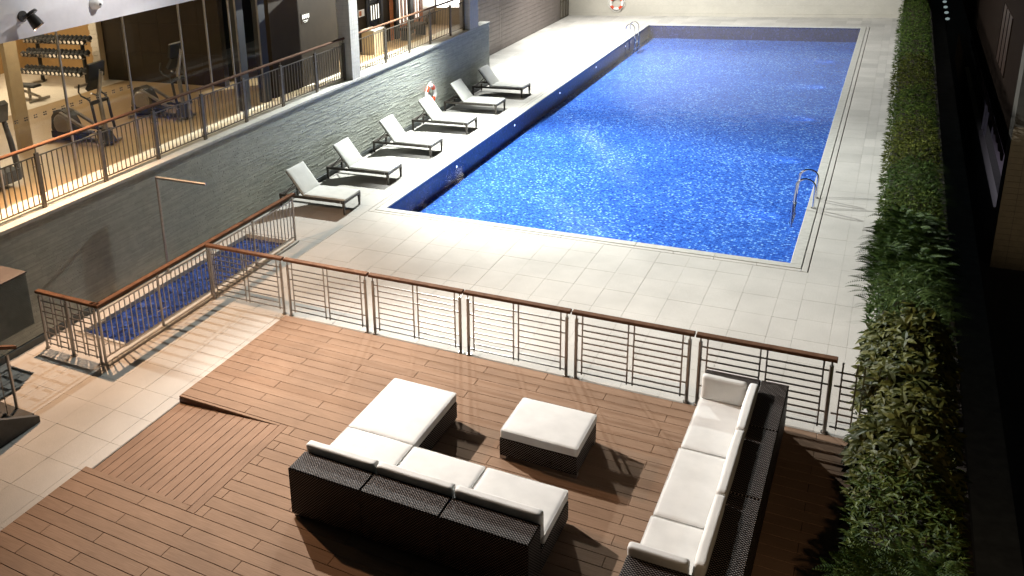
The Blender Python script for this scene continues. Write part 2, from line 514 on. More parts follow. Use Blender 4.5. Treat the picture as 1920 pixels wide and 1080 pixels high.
BEIGEW = vary('beige_plaster', (.50, .39, .24), .6, amt=.06)
TILEC = vary('column_tile', (.52, .50, .45), .45, amt=.08, island=.10)
RED = vary('orange_red_plastic', (.62, .07, .02), .35, amt=.1)
WHITEP = vary('white_plastic', (.78, .77, .74), .4, amt=.04)
GLASS = mat_glass('clear_glass')
ASPHALT = vary('asphalt', (.04, .04, .042), .85, amt=.2, bump=.3)
BRICKO = vary('orange_mosaic', (.36, .12, .04), .5, amt=.3, scale=30, island=.3)
CHARCOAL = vary('charcoal_stone', (.045, .05, .052), .6, amt=.2, scale=10, bump=.3)

# ================================================================== SETTING
# ---- paving: clipped grids of slabs, one object each for the 300 nearest, the rest in one mesh
pave = MB()
for (a, b, c, d) in [(-4.30, -.29, 12.40, 27.52), (-2.41, -.29, -2.42, 12.40), (-.94, -.29, -7.36, -2.42), (-2.41, -.29, -14.5, -7.36),
                     (-.29, 8.29, -5.45, -.29), (-.29, .975, -14.5, -5.45), (8.29, 9.32, -5.45, 27.52), (-.29, 8.29, 25.32, 27.52), (-2.41, -2.08, -7.36, -2.42)]:
    pave.box(a, b, c, d, -.30, -.006)
pool_deck = pave.build('pavement', GROUT)
tag(pool_deck, kind='structure')
slabs = []
def grid(x0, x1, y0, y1, px, py, ox, oy):
    i = math.floor((x0 - ox) / px)
    while ox + i * px < x1 - .02:
        a, b = max(x0, ox + i * px), min(x1, ox + (i + 1) * px)
        j = math.floor((y0 - oy) / py)
        while oy + j * py < y1 - .02:
            c, d = max(y0, oy + j * py), min(y1, oy + (j + 1) * py)
            if b - a > .03 and d - c > .03: slabs.append((a, b, c, d))
            j += 1
        i += 1
PX, PY, OX, OY = .5165, .72, .7235, 0.0
grid(-2.36, -.30, -2.36, 12.4, PX, PY, OX, OY)
grid(-4.26, -.30, 12.4, 27.48, PX, PY, OX, OY)
grid(-.30, 8.30, -5.43, -.30, PX, PY, OX, -.09)
grid(-.88, -.30, -5.43, -2.36, PX, PY, OX, -.09)
grid(8.30, 9.00, -5.43, 27.48, .48, PY, 8.29, OY)
grid(9.00, 9.32, -5.43, 27.48, .48, PY, 9.0, OY)
grid(-.30, 8.30, 25.33, 27.48, PX, PY, OX, 25.33)
grid(-2.36, .965, -14.4, -7.44, PX, .63, -.268, -8.90)
grid(-.88, .965, -7.44, -5.43, PX, .63, -.268, -8.90)
slabs.sort(key=lambda s: (Vector(((s[0] + s[1]) / 2, (s[2] + s[3]) / 2, 0)) - CAM).length + (100 if s[2] < -11.2 else 0))
cache = {}
G = .0012
for k, (a, b, c, d) in enumerate(slabs[:296]):
    w, h = round(b - a, 3), round(d - c, 3)
    if (w, h) not in cache:
        cache[(w, h)] = MB().cbox(G, w - G, G, h - G, -.005, 0, .0016).mesh('paving_slab', STONE)
    link('paving_slab', cache[(w, h)], pool_deck, (a, c, random.uniform(-.0012, .0012)))
rest = MB()
for (a, b, c, d) in slabs[296:]:
    dz = random.uniform(-.0012, .0012)
    rest.cbox(a + G, b - G, c + G, d - G, -.005, dz, .0016)
tag(rest.build('paving_slabs', STONE, pool_deck), kind='stuff')

# ---- timber deck with ramp
DZ = .10
deck = MB()
for (a, b, c, d) in [(2.71, 9.30, -13.6, -5.52), (.975, 2.71, -8.31, -5.52), (.975, 2.71, -13.6, -10.2)]:
    deck.box(a + .004, b - .004, c + .004, d - .004, -.3, DZ - .034)
deck.box(.98, 2.71, -10.2, -8.31, -.3, -.04)
deck = tag(deck.build('timber_deck', JOIST), kind='structure')
PW = .1825
pc = {}
def plank(x0, x1, y0, y1):
    L, w = round(x1 - x0, 3), round(y1 - y0, 3)
    if L < .03 or w < .02: return
    if (L, w) not in pc:
        pc[(L, w)] = MB().cbox(.002, L - .002, .0028, w - .0028, -.03, 0, .003).mesh('plank', PLANK)
    link('plank', pc[(L, w)], deck, (x0, y0, DZ + random.uniform(-.001, .001)))
JA = [1.43, 2.95, 4.64, 6.33, 8.02]
JB = [2.10, 3.79, 5.47, 7.15, 8.82]
row = 0
y1 = -5.52
while y1 > -13.5:
    y0 = y1 - PW
    js = JB if row % 2 == 0 else JA
    xs = [.975] + js + [9.28]
    for a, b in zip(xs[:-1], xs[1:]):
        ov0, ov1 = max(y0, -10.14), min(y1, -8.31)
        if ov1 - ov0 > .02 and a < 2.62:
            if b > 2.86: plank(2.83, b, y0, y1)
        else:
            plank(max(a, 2.83) if (ov1 - ov0 > .02 and a < 2.83) else a, b, y0, y1)
    y1 = y0; row += 1
# border board beside the ramp, and the sloping ramp boards
bd = MB().cbox(0, .114, 0, 2.0, -.03, 0, .003).mesh('plank', PLANKY)
link('plank', bd, deck, (2.713, -10.262, DZ))
plank(.975, 2.71, -10.265, -10.165)
plank(.975, 2.71, -8.312, -8.2575)
nb = 12
rampw = (2.712 - .985) / nb
def ramp_z(x): return DZ - .105 * (2.712 - x) / (2.712 - .985)
rm = None
tilt = math.atan(.105 / (2.712 - .985))
for i in range(nb):
    if rm is None:
        rm = MB().cbox(.0025, rampw - .0025, 0, 1.85, -.03, 0, .004).mesh('plank', PLANKY)
    o = link('plank', rm, deck, (.985 + i * rampw, -10.163, ramp_z(.985 + i * rampw)))
    o.rotation_euler = (0, -tilt, 0)
MB().prism([(.978, -.03), (2.70, DZ - .034), (.978, DZ - .034)], 'y', -8.3155, -8.3115).build('ramp_cheek', vary('ramp_cheek_timber', (.09, .035, .02), .5), deck)

# ---- pool
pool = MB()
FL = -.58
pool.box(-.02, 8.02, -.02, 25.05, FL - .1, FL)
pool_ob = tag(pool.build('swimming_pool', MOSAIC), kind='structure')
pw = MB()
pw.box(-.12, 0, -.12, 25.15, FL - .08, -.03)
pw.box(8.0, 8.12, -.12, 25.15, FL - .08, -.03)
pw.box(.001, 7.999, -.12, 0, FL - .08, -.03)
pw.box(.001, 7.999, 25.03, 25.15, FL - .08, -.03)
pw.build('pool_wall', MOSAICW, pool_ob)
CP = .17
def run(fn, a, b, n):
    for i in range(n):
        fn(a + (b - a) * i / n, a + (b - a) * (i + 1) / n)
run(lambda a, b: MB().cbox(-CP, .012, a + .001, b - .001, -.03, .006, .006).build('coping_stone', COPING, pool_ob), .012, 25.02, 16)
run(lambda a, b: MB().cbox(7.988, 8 + CP, a + .001, b - .001, -.03, .006, .006).build('coping_stone', COPING, pool_ob), .012, 25.02, 16)
run(lambda a, b: MB().cbox(a + .001, b - .001, -CP, .012, -.03, .006, .006).build('coping_stone', COPING, pool_ob), -CP, 8 + CP, 6)
run(lambda a, b: MB().cbox(a + .001, b - .001, 25.02, 25.02 + CP, -.03, .006, .006).build('coping_stone', COPING, pool_ob), -CP, 8 + CP, 6)
# drain-channel covers round the coping, narrow dark slots beside them
c0, c1 = CP + .014, .286
run(lambda a, b: MB().cbox(-c1, -c0, a + .002, b - .002, -.03, 0, .003).build('drain_cover', STONE, pool_ob), -c1, 25.3, 30)
run(lambda a, b: MB().cbox(8 + c0, 8 + c1 - .012, a + .002, b - .002, -.03, 0, .003).build('drain_cover', STONE, pool_ob), -c1, 25.3, 30)
run(lambda a, b: MB().cbox(a + .002, b - .002, -c1, -c0, -.03, 0, .003).build('drain_cover', STONE, pool_ob), -c0 + .004, 8 + c0 - .004, 12)
run(lambda a, b: MB().cbox(a + .002, b - .002, 25.02 + c0, 25.02 + c1, -.03, 0, .003).build('drain_cover', STONE, pool_ob), -c0, 8 + c0, 12)
# embossed warning plate in the near edge
wp = MB()
for i in range(9):
    x = 3.55 + i * .055
    wp.box(x, x + .018, -.275, -.265, .0005, .0025)
    wp.box(x + .006, x + .03, -.255, -.248, .0005, .0025)
wp.build('drain_marking', SKIRT, pool_ob)
wm = bpy.data.meshes.new('pool_water')
wm.from_pydata([(.001, .001, -.045), (7.999, .001, -.045), (7.999, 25.029, -.045), (.001, 25.029, -.045)], [], [(0, 1, 2, 3)])
wm.materials.append(WATER)
tag(link('pool_water', wm), kind='structure')

# underwater lamps
LAMPLENS = emit('lamp_lens', (1.0, .93, .98), 4)
lamp_proto = None
ORD = ['nearest the near corner', 'second from the near corner', 'third from the near corner', 'fourth from the near corner', 'beside the far ladder']
for side in (0, 1):
    for i, y in enumerate((3.90, 8.15, 12.42, 16.7, 20.95)):
        x = .0 if side == 0 else 8.0
        sg = 1 if side == 0 else -1
        t = thing('underwater_lamp', ('small round underwater lamp in the lounger-side pool wall, ' if side == 0 else 'small round underwater lamp in the hedge-side pool wall, ') + ORD[i], 'lamp', (x, y, -.20), 0, 'underwater pool lamps')
        MB().ring((sg * .008, 0, 0), 'x', .036, .007, n=16, m=6).build('rim', CHROME, t, True, False)
        MB().tube([(sg * .001, 0, 0), (sg * .012, 0, 0)], .030, 14).build('lens', LAMPLENS, t, True, False)
        ld = bpy.data.lights.new('underwater_beam', 'SPOT')
        ld.energy = 75; ld.color = (.70, .74, 1.0); ld.spot_size = R(56); ld.spot_blend = .8; ld.shadow_soft_size = .03
        lo = bpy.data.objects.new('underwater_beam', ld); COL.objects.link(lo)
        lo.location = (sg * .03, 0, 0); lo.parent = t
        lo.rotation_euler = Vector((sg, 0, -.20)).to_track_quat('-Z', 'Y').to_euler()

# ---- foot bath beside the wall
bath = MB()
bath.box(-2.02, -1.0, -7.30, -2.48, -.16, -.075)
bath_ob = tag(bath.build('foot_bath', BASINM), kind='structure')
bx0, bx1, by0, by1 = -2.08, -.94, -7.36, -2.42
for nm, a in (('kerb', (bx0, bx0 + .06, by0, by1)), ('kerb', (bx1 - .06, bx1, by0, by1)), ('kerb', (bx0 + .06, bx1 - .06, by0, by0 + .06)), ('kerb', (bx0 + .06, bx1 - .06, by1 - .06, by1))):
    MB().cbox(a[0], a[1], a[2], a[3], -.16, .012, .006).build('kerb', COPING, bath_ob)
for a in ((-2.36, bx0, -7.36, -2.42), (bx1, -.885, -7.36, -2.42)):
    MB().cbox(a[0] + .004, a[1] - .004, a[2], a[3], -.05, 0, .004).build('kerb_slab', STONE, bath_ob)

# ---- street far below on the right
st = MB().add([(9.6, -60, -4), (90, -60, -4), (90, 160, -4), (9.6, 160, -4)], [(0, 1, 2, 3)])
st.add([(-90, 28.6, -4), (9.6, 28.6, -4), (9.6, 160, -4), (-90, 160, -4)], [(0, 1, 2, 3)])
tag(st.build('street', ASPHALT), kind='structure')

# ================================================================== WALLS AND BUILDING
WT = 2.13          # top of the clad wall = gallery level
GZ = 2.11
wall = thing('retaining_wall', 'long grey-green wall of thin split stone strips behind the loungers', 'wall', (-2.41, -1, 0))
MB().box(-2.75, -2.44, -14.5, 12.4, -.3, WT - .06).build('wall_core', SKIRT, wall)
MB().box(-4.3, -2.75, 12.2, 12.4, -.3, WT - .06).build('wall_end', SKIRT, wall)
rng = random.Random(3)
cl = MB()
zz = .125
while zz < WT - .065:
    h = .0275
    if zz + h > WT - .062: h = WT - .062 - zz
    y = -14.5
    while y < 12.4:
        L = min(rng.choice((.2, .3, .3, .45, .6, .6)), 12.402 - y)
        rough = .25 + .75 * max(0.0, min(1.0, (y + 4.0) / 6.0))
        p = -2.422 + rng.random() ** 2 * .010 * rough
        t = rng.uniform(-.0012, .0012) * rough
        a, b = y + .0012, y + L - .0012
        cl.add([(-2.445, a, zz + .001), (-2.445, b, zz + .001), (-2.445, b, zz + h - .004), (-2.445, a, zz + h - .004),
                (p, a, zz + .001), (p + t, b, zz + .001), (p + t, b, zz + h - .004), (p, a, zz + h - .004)],
               [(4, 5, 6, 7), (0, 1, 5, 4), (2, 3, 7, 6), (1, 2, 6, 5), (3, 0, 4, 7)])
        y += L
    zz += h
tag(cl.build('stone_strips', CLAD, wall), kind='stuff')
for i in range(18):
    a, b = -14.5 + i * 1.4944, -14.5 + (i + 1) * 1.4944
    MB().cbox(-2.44, -2.395, a + .001, b - .001, -.02, .115, .006).build('skirting_stone', SKIRT, wall)
    MB().cbox(-2.75, -2.385, a + .001, b - .001, WT - .06, WT, .006).build('wall_cap', COPING, wall)

bk = thing('clad_box', 'dark ribbed box jutting from the stone wall above the stair', 'wall box', (-2.0, -8.2, .8))
MB().box(-2.40, -1.825, -12.5, -8.415, .715, 1.575).build('body', CHARCOAL, bk)
rb = MB()
for k in range(31):
    z0 = .72 + k * .0275
    rb.box(-1.825, -1.805, -12.5, -8.405, z0, z0 + .021)
rb.build('ribs', vary('ribbed_slate', (.12, .15, .145), .5, amt=.2), bk)
MB().cbox(-2.40, -1.79, -12.5, -8.395, 1.582, 1.61, .006).build('cap', vary('box_cap', (.09, .075, .066), .6), bk)

sw = thing('panelled_side_wall', 'tall brown wall of horizontal panels beyond the clad wall', 'wall', (-4.3, 20, 0))
MB().box(-4.6, -4.33, 12.4, 27.6, -.3, 6.6).build('wall_core', JOIST, sw)
segs = [(12.42, 18.39), (18.41, 26.15)]
pz = .0
k = 0
while pz < 6.4:
    for a, b in segs:
        MB().box(-4.335, -4.30, a, b, pz + .004, pz + .172).build('panel', BROWNW, sw)
    pz += .176; k += 1
dr = MB().box(-4.345, -4.31, 26.18, 27.48, .01, 2.3).build('gate', STEEL, sw)
gb = MB()
for yy in (26.2, 26.62, 27.05, 27.45): gb.box(-4.315, -4.28, yy - .02, yy + .02, .02, 2.28)
for zg in (.05, .8, 1.6, 2.26): gb.box(-4.312, -4.285, 26.2, 27.46, zg - .02, zg + .02)
gb.build('gate_frame', BRONZE, dr)
MB().box(-4.335, -4.30, 26.15, 27.5, 2.32, 6.4).build('panel', BROWNW, sw)

ew = thing('end_wall', 'pale cream tiled wall across the far end of the pool', 'wall', (2.5, 27.6, 0))
MB().box(-4.6, 9.32, 27.52, 27.9, -.3, 4.5).build('wall_core', CREAM, ew)
for i in range(20):
    a = -4.3 + i * .681
    MB().cbox(a + .001, a + .680, 27.485, 27.52, -.02, .13, .005).build('skirting_stone', CREAM, ew)
# courses of large tiles, proud of the core
ct = 0
for r in range(4):
    for i in range(20):
        a = -4.29 + (i - (.5 if r % 2 else 0)) * .72
        a0, a1 = max(a, -4.29), min(a + .72, 9.31)
        if a1 - a0 > .05:
            MB().box(a0 + .0012, a1 - .0012, 27.508, 27.52, .134 + r * .36, .134 + (r + 1) * .36 - .0025).build('wall_tile', CREAM, ew)

# ---- the gym building
gym = thing('gym_building', 'glazed gym hall above the clad wall, warm light inside', 'building', (-6, -2, GZ))
gf = MB().box(-9.0, -3.32, -12.5, 12.2, GZ - .2, GZ).build('floor', WOODF, gym)
MB().box(-14, -9.0, -12.5, 3.2, GZ - .2, GZ + .002).build('pale_floor', WHITEF, gym)
for i in range(17):
    a = -12.5 + i * 1.455
    MB().cbox(-3.32, -2.76, a + .0015, a + 1.4535, GZ - .15, GZ + .004, .004).build('gallery_slab', GALLERY, gym)
MB().box(-14, -2.80, -12.5, 12.3, 5.55, 5.7).build('ceiling', WHITE, gym)
MB().box(-3.05, -2.74, -12.5, -2.0, 4.93, 8.5).build('fascia', WHITE, gym)
MB().box(-3.05, -2.74, -1.999, 12.3, 4.93, 8.5).build('fascia', WHITE, gym)
MB().box(-14.2, -14, -12.5, 3.2, GZ, 5.55).build('back_wall', ORANGEW, gym)
MB().box(-14, -9.9, 2.6, 2.8, GZ, 5.55).build('back_wall', ORANGEW, gym)
MB().box(-9.60, -5.42, 1.62, 1.8, GZ, 5.55).build('dark_wall', DARKW, gym)
for k in range(6):
    a = -9.58 + k * .694
    for r in range(4):
        MB().box(a + .003, a + .69, 1.605, 1.62, GZ + .02 + r * .8, GZ + .815 + r * .8).build('wall_panel', DARKW, gym)
MB().box(-9.93, -9.62, 1.45, 2.58, GZ, 5.55).build('pilaster', BEIGEW, gym)
for r in range(22):
    for c in range(3):
        a = -9.925 + c * .102 + (.04 if r % 2 else 0)
        MB().box(a, min(a + .098, -9.622), 1.425, 1.45, GZ + r * .12, GZ + r * .12 + .112).build('pilaster_brick', WHITEF, gym)
# solid dark wall beside the glazing and the door frames
MB().box(-3.42, -3.30, .82, 3.9, GZ, 5.5).build('dark_wall', DARKW, gym)
for yy in (-.32, .52):
    MB().box(-3.46, -3.28, yy - .14, yy + .11, GZ, 5.5).build('door_post', BLACK, gym)
# glazing
panes = [(-12.5, -10.7), (-10.7, -8.9), (-8.9, -7.38), (-7.38, -5.70), (-5.70, -4.02), (-4.02, -2.38), (-2.38, -1.53), (-1.53, -.705), (-.705, -.46), (-.205, .375)]
for a, b in panes:
    p = MB().add([(-3.30, a + .012, GZ + .03), (-3.30, b - .012, GZ + .03), (-3.30, b - .012, 5.4), (-3.30, a + .012, 5.4)], [(0, 1, 2, 3)]).build('pane', GLASS, gym)
    MB().box(-3.325, -3.285, b - .014, b + .014, GZ, 5.45).build('mullion', SILVERP if b > -8 else BRONZE, p)
for i in range(22):
    y = -8.6 + i * .2146
    m = MB()
    for dy, dz in ((-.022, -.02), (.022, -.02), (-.022, .02), (.022, .02)):
        m.box(-3.297, -3.294, y + dy - .015, y + dy + .015, 3.49 + dz - .012, 3.49 + dz + .012)
    m.build('glass_marker', BLACK, gym)
# gym column
MB().box(-6.18, -6.05, -4.66, -4.34, GZ, 5.55).build('column', BEIGEW, gym)
# tiled columns on the wall edge
def tiled_column(x0, x1, y0, y1, z0, z1):
    c = MB().box(x0 + .012, x1 - .012, y0 + .012, y1 - .012, z0, z1).build('column', GROUT, gym)
    th = .105
    nx, ny = 4, 4
    r = 0
    while z0 + r * th < z1:
        za, zb = z0 + r * th + .003, min(z0 + (r + 1) * th - .003, z1)
        for i in range(ny):
            a = y0 + (y1 - y0) * i / ny
            MB().box(x1 - .012, x1, a + .003, a + (y1 - y0) / ny - .003, za, zb).build('tile', TILEC, c)
        for i in range(nx):
            a = x0 + (x1 - x0) * i / nx
            MB().box(a + .003, a + (x1 - x0) / nx - .003, y0, y0 + .012, za, zb).build('tile', TILEC, c)
        r += 1
tiled_column(-2.76, -2.40, 3.02, 3.44, WT + .001, 4.93)
tiled_column(-2.76, -2.40, 10.72, 11.42, WT + .001, 4.4)
MB().tube([(-2.5, 11.56, WT), (-2.5, 11.56, 4.9)], .03, 10).build('downpipe', STEEL, gym, True)
# wall sign: row of white pictograms over a line of small marks
SIGNW = emit('sign_white_glow', (.9, .88, .8), .5)  # glow added so that the white marks read bright
sg = MB().box(-3.299, -3.290, 2.20, 2.60, 3.68, 3.93).build('wall_sign', DARKW, gym)
def pict(o, y, z, s):
    m = MB()
    m.box(-3.289, -3.284, y, y + .035 * s, z, z + .12 * s)
    m.box(-3.289, -3.284, y + .05 * s, y + .066 * s, z + .02 * s, z + .12 * s)
    m.build('pictogram', SIGNW, o)
for i in range(4): pict(sg, 2.24 + i * .085, 3.79, .9)
m = MB()
for i in range(7): m.box(-3.289, -3.284, 2.27 + i * .033, 2.292 + i * .033, 3.735, 3.752)
for i in range(3): m.box(-3.289, -3.284, 2.32 + i * .045, 2.352 + i * .045, 3.70, 3.712)
m.build('small_print', SIGNW, sg)
# second bay: lobby seen through the railing
BX = -4.2
MB().box(BX - .15, BX, 3.9, 12.0, GZ, 5.5).build('lobby_wall', DARKW, gym)
s2 = MB().box(BX, BX + .02, 6.66, 7.0, 3.14, 3.34).build('wall_sign', WHITEP, gym)
MB().box(BX + .02, BX + .024, 6.68, 6.82, 3.17, 3.31).build('sign_panel', BRICKO, s2)
door = MB().box(BX, BX + .05, 7.10, 8.14, GZ, 4.4).build('door', BLACK, gym)
MB().box(BX + .05, BX + .056, 7.24, 8.0, GZ + .35, 4.2).build('door_glass', vary('dark_glass', (.02, .02, .022), .06), door)
STRIP = emit('strip_glow', (1, .95, .85), 1.6)
for i in range(4):
    MB().box(BX + .057, BX + .061, 7.34 + i * .15, 7.385 + i * .15, 2.95, 3.38).build('reflection_strip', STRIP, door)  # glowing strips stand in for reflections in the dark door glass
MB().box(BX + .058, BX + .07, 7.28, 7.95, 3.55, 3.60).build('door_bar', CHROME, door)
for (a, b) in ((8.58, 8.82), (10.70, 10.93)):
    pl = MB().box(BX, BX + .03, a, b, GZ, 4.4).build('mosaic_pillar', JOIST, gym)
    r = 0
    while GZ + r * .085 < 3.75:
        for c in range(3):
            w = (b - a) / 3
            MB().box(BX + .03, BX + .042, a + c * w + .003, a + (c + 1) * w - .003, GZ + r * .085 + .003, GZ + r * .085 + .082).build('tile', BRICKO, pl)
        r += 1
for (a, b) in ((8.86, 9.06), (9.88, 10.10)):
    MB().box(BX, BX + .12, a, b, GZ, 4.4).build('door_post', BLACK, gym)
for (a, b) in ((9.10, 9.86), (10.12, 10.68)):
    w = MB().box(BX, BX + .02, a, b, GZ, 4.4).build('window', BRICKO, gym)
    n = 6
    for i in range(n):
        y = a + (b - a) * (i + .5) / n
        MB().box(BX + .021, BX + .03, y - .022, y + .022, 2.55, 4.3).build('blind_slat', STRIP if i % 2 else WHITEP, w)
MB().box(BX, BX + .03, 10.97, 11.95, GZ, 4.4).build('steel_panel', STEEL, gym)
cb = MB().cbox(-3.95, -3.55, 6.35, 6.95, GZ, 2.78, .01).build('counter', BEIGEW, gym)
MB().cbox(-3.97, -3.53, 6.33, 6.97, 2.78, 2.83, .008).build('counter_top', GALLERY, cb)
be = MB().box(-3.9, -3.5, 8.6, 9.9, GZ + .32, GZ + .40).build('bench', DARKW, gym)
for yy in (8.7, 9.75): MB().box(-3.87, -3.53, yy, yy + .06, GZ, GZ + .32).build('leg', BLACK, be)
# end of the lobby: a bright pane that glows by itself
MB().box(-4.2, -2.8, 11.95, 12.1, GZ, GZ + .55).build('lobby_wall', BEIGEW, gym)
MB().box(-4.2, -2.8, 11.95, 12.1, GZ + 1.25, 5.5).build('lobby_wall', BEIGEW, gym)
fw = MB().box(-4.15, -2.85, 12.0, 12.02, GZ + .55, GZ + 1.25).build('bright_pane', emit('glowing_pane', (1.0, .97, .90), 5.0), gym)
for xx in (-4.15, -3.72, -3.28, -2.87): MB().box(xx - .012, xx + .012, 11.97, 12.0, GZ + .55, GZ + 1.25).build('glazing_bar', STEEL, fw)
# lamps of the building: ceiling lights in the gym, a strip over the gallery
def area(name, loc, sx, sy, w, col, rot=(0, 0, 0), spread=180):
    ld = bpy.data.lights.new(name, 'AREA'); ld.shape = 'RECTANGLE'; ld.size = sx; ld.size_y = sy; ld.energy = w; ld.color = col; ld.spread = R(spread)
    o = bpy.data.objects.new(name, ld); COL.objects.link(o); o.location = loc; o.rotation_euler = rot
    return o
PANEL = emit('ceiling_panel', (1, .86, .62), 3)
for k, (x, y, sx, sy, w) in enumerate(((-5.8, -8.0, 1.2, 1.2, 60), (-5.6, -3.6, 1.0, 1.0, 66), (-11.2, -.8, 1.6, 1.6, 220), (-4.9, .2, .6, .6, 12), (-3.75, 6.0, .5, .5, 22), (-3.6, 9.2, .5, .5, 30))):
    MB().box(x - sx / 2, x + sx / 2, y - sy / 2, y + sy / 2, 5.50, 5.545).build('ceiling_light', PANEL, gym)
    area('ceiling_beam', (x, y, 5.48), sx, sy, w, (1, .82, .57))
MB().box(-3.14, -3.06, -12.4, 3.0, 5.46, 5.54).build('gallery_light', PANEL, gym)
area('gallery_beam', (-3.06, -4.7, 5.44), .08, 15.3, 165, (1, .84, .56), spread=75)
MB().box(-3.14, -3.06, 3.9, 10.6, 5.46, 5.54).build('gallery_light', PANEL, gym)
area('gallery_beam', (-3.06, 7.2, 5.44), .08, 6.6, 85, (1, .84, .56), spread=75)

# ---- flood lamps and the dome camera
def spot_lamp(x, y, z, aim, label, wallx):
    t = thing('spot_lamp', label, 'lamp', (wallx, y, z + .12), 0, 'flood lamps on the building')
    p = Vector((x, y, z)); d = (Vector(aim) - p).normalized()
    a = p - d * .16
    MB().tube([(wallx, y, z + .12), (wallx + .03, y, z + .12)], .09, 16).build('wall_plate', GREYPL, t, True)
    MB().tube([(wallx + .02, y, z + .12), tuple(a)], .018, 8).build('arm', GREYPL, t, True)
    MB().tube([tuple(a - d * .05), tuple(a - d * .03), tuple(a + d * .0)], [.13, .145, .145], 18).build('collar', GREYPL, t, True)
    MB().tube([tuple(a), tuple(a + d * .10), tuple(a + d * .21)], [.075, .095, .105], 18, caps=False).build('head', GREYPL, t, True)
    MB().tube([tuple(a + d * .12), tuple(a + d * .125)], .093, 16).build('lens', emit('flood_lens', (1, .93, .85), 1.2), t, True)
names = ['brown spot lamp on the white fascia over the gym, its rim glowing', 'spot lamp on the fascia above the white dome', 'spot lamp on the fascia above the near tiled column', 'spot lamp on the fascia above the far loungers',
         'spot lamp on the brown side wall near the clad wall', 'spot lamp on the brown side wall near the far corner', 'added unseen spot lamp on a long bracket, lighting the white fascia']
for k, (x, y, z, w, c, aim, cone) in enumerate(FLOODS):
    spot_lamp(x, y, z, aim if k else (-1.2, -6.2, 3), names[k], -2.74 if y < 12 else -4.30)
t = thing('dome_camera', 'white dome camera on the fascia beside the spot lamp', 'camera', (-2.74, -5.25, 5.26))
MB().tube([(-2.74, -5.25, 5.26), (-2.70, -5.25, 5.26)], .11, 18).build('base', WHITEP, t, True)
dm = MB()
dm.tube([(-2.70 + .15 * math.sin(a), -5.25, 5.26) for a in [k * math.pi / 14 for k in range(8)]], [.105 * math.cos(k * math.pi / 14) + .002 for k in range(8)], 18)
dm.build('dome', WHITEP, t, True)
MB().box(-2.58, -2.548, -5.29, -5.25, 5.23, 5.265).build('lens', BLACK, t)

# ================================================================== RAILINGS AND FENCES
PC = {}
def shared(key, make):
    if key not in PC: PC[key] = make()
    return PC[key]

def gallery_railing(label, posts):
    y0, y1 = posts[0], posts[-1]
    t = thing('gallery_railing', label, 'railing', (-2.60, y0, GZ), 0, 'bronze railings on the clad wall')
    for y in posts:
        link('post', shared('gpost', lambda: MB().box(-.02, .02, -.04, .04, 0, .98).box(-.006, .006, -.008, .008, .98, 1.06).mesh('post', BRONZE)), t, (0, y - y0, 0))
    L = y1 - y0
    MB().tube([(0, -.10, 1.09), (0, L + .06, 1.09)], .032, 10).build('handrail', RAILW, t, True, False)
    for a, b in zip(posts[:-1], posts[1:]):
        MB().box(-.010, .010, a - y0 + .04, b - y0 - .04, .915, .935).build('top_rail', BRONZE, t, False, False)
        MB().box(-.010, .010, a - y0 + .04, b - y0 - .04, .10, .12).build('bottom_rail', BRONZE, t, False, False)
        n = 12
        for i in range(n):
            y = a + .04 + (b - a - .08) * (i + .5) / n - y0
            link('baluster', shared('gbal', lambda: MB().box(-.007, .007, -.008, .008, .12, .915).mesh('baluster', BRONZE)), t, (0, y, 0))
        for zb in (.28, .76):
            for yb in (a - y0 + .07, b - y0 - .07):
                link('spacer', shared('gsp', lambda: MB().box(-.006, .006, -.04, .04, -.006, .006).mesh('spacer', BRONZE)), t, (0, yb, zb))
    return t
gallery_railing('long bronze gallery railing in front of the gym glazing', [-11.47, -10.03, -8.60, -7.16, -5.70, -4.26, -2.80, -1.35, .11, 1.60, 2.97])
gallery_railing('shorter bronze gallery railing between the two tiled columns', [3.56, 5.24, 6.71, 8.12, 9.62, 10.66])

def bar_panel(label, x, y, z, L, rz=0, h=1.0, group='steel fence panels along the timber deck', left=True, right=True, over=.055):
    """panel of horizontal bars between two posts, flat timber handrail; local x runs along the panel"""
    t = thing('fence_panel', label, 'fence panel', (x, y, z), rz, group)
    for k, px in enumerate((0, L)):
        if (k == 0 and not left) or (k == 1 and not right): continue
        post = link('post', shared(('fp', h), lambda: MB().tube([(0, 0, 0), (0, 0, h - .06)], .0235, 12).mesh('post', STEEL, True)), t, (px, 0, 0))
        link('pin', shared(('pin', h), lambda: MB().tube([(0, 0, h - .06), (0, 0, h + .01)], .011, 8).mesh('pin', STEEL, True)), post)
        link('base_plate', shared('bpl', lambda: MB().tube([(0, 0, 0), (0, 0, .018)], .042, 14).mesh('base_plate', STEEL, True)), post)
    MB().cbox(-over, L + over, -.048, .048, h + .01, h + .055, .006).build('handrail', RAILW, t, False, False)
    vs = [.085, L / 2 - .038, L / 2 + .038, L - .085]
    zs = [.105 + i * (h - .235) / 8 for i in range(9)]
    for i, zb in enumerate(zs):
        full = i in (0, 2, 6, 8)
        if full:
            MB().box(.015, L - .015, -.006, .006, zb - .010, zb + .010).build('bar', STEEL, t, False, False)
        else:
            MB().box(vs[0], vs[1], -.006, .006, zb - .010, zb + .010).build('bar', STEEL, t, False, False)
            MB().box(vs[2], vs[3], -.006, .006, zb - .010, zb + .010).build('bar', STEEL, t, False, False)
    for vx in vs:
        MB().box(vx - .009, vx + .009, -.0085, .0085, zs[0] - .03, h + .005).build('upright', STEEL, t, False, False)
    return t
FY = -5.315
bar_panel('warm-lit bar fence panel between the shower fence and the deck corner', -.70, FY, 0, 1.515)
bar_panel('bar fence panel at the deck corner, first along the timber edge', .955, FY, 0, 1.48)
bar_panel('second bar fence panel along the timber edge from the deck corner', 2.575, FY, 0, 1.475)
bar_panel('middle bar fence panel, straight behind the wicker ottoman', 4.18, FY, 0, 1.48)
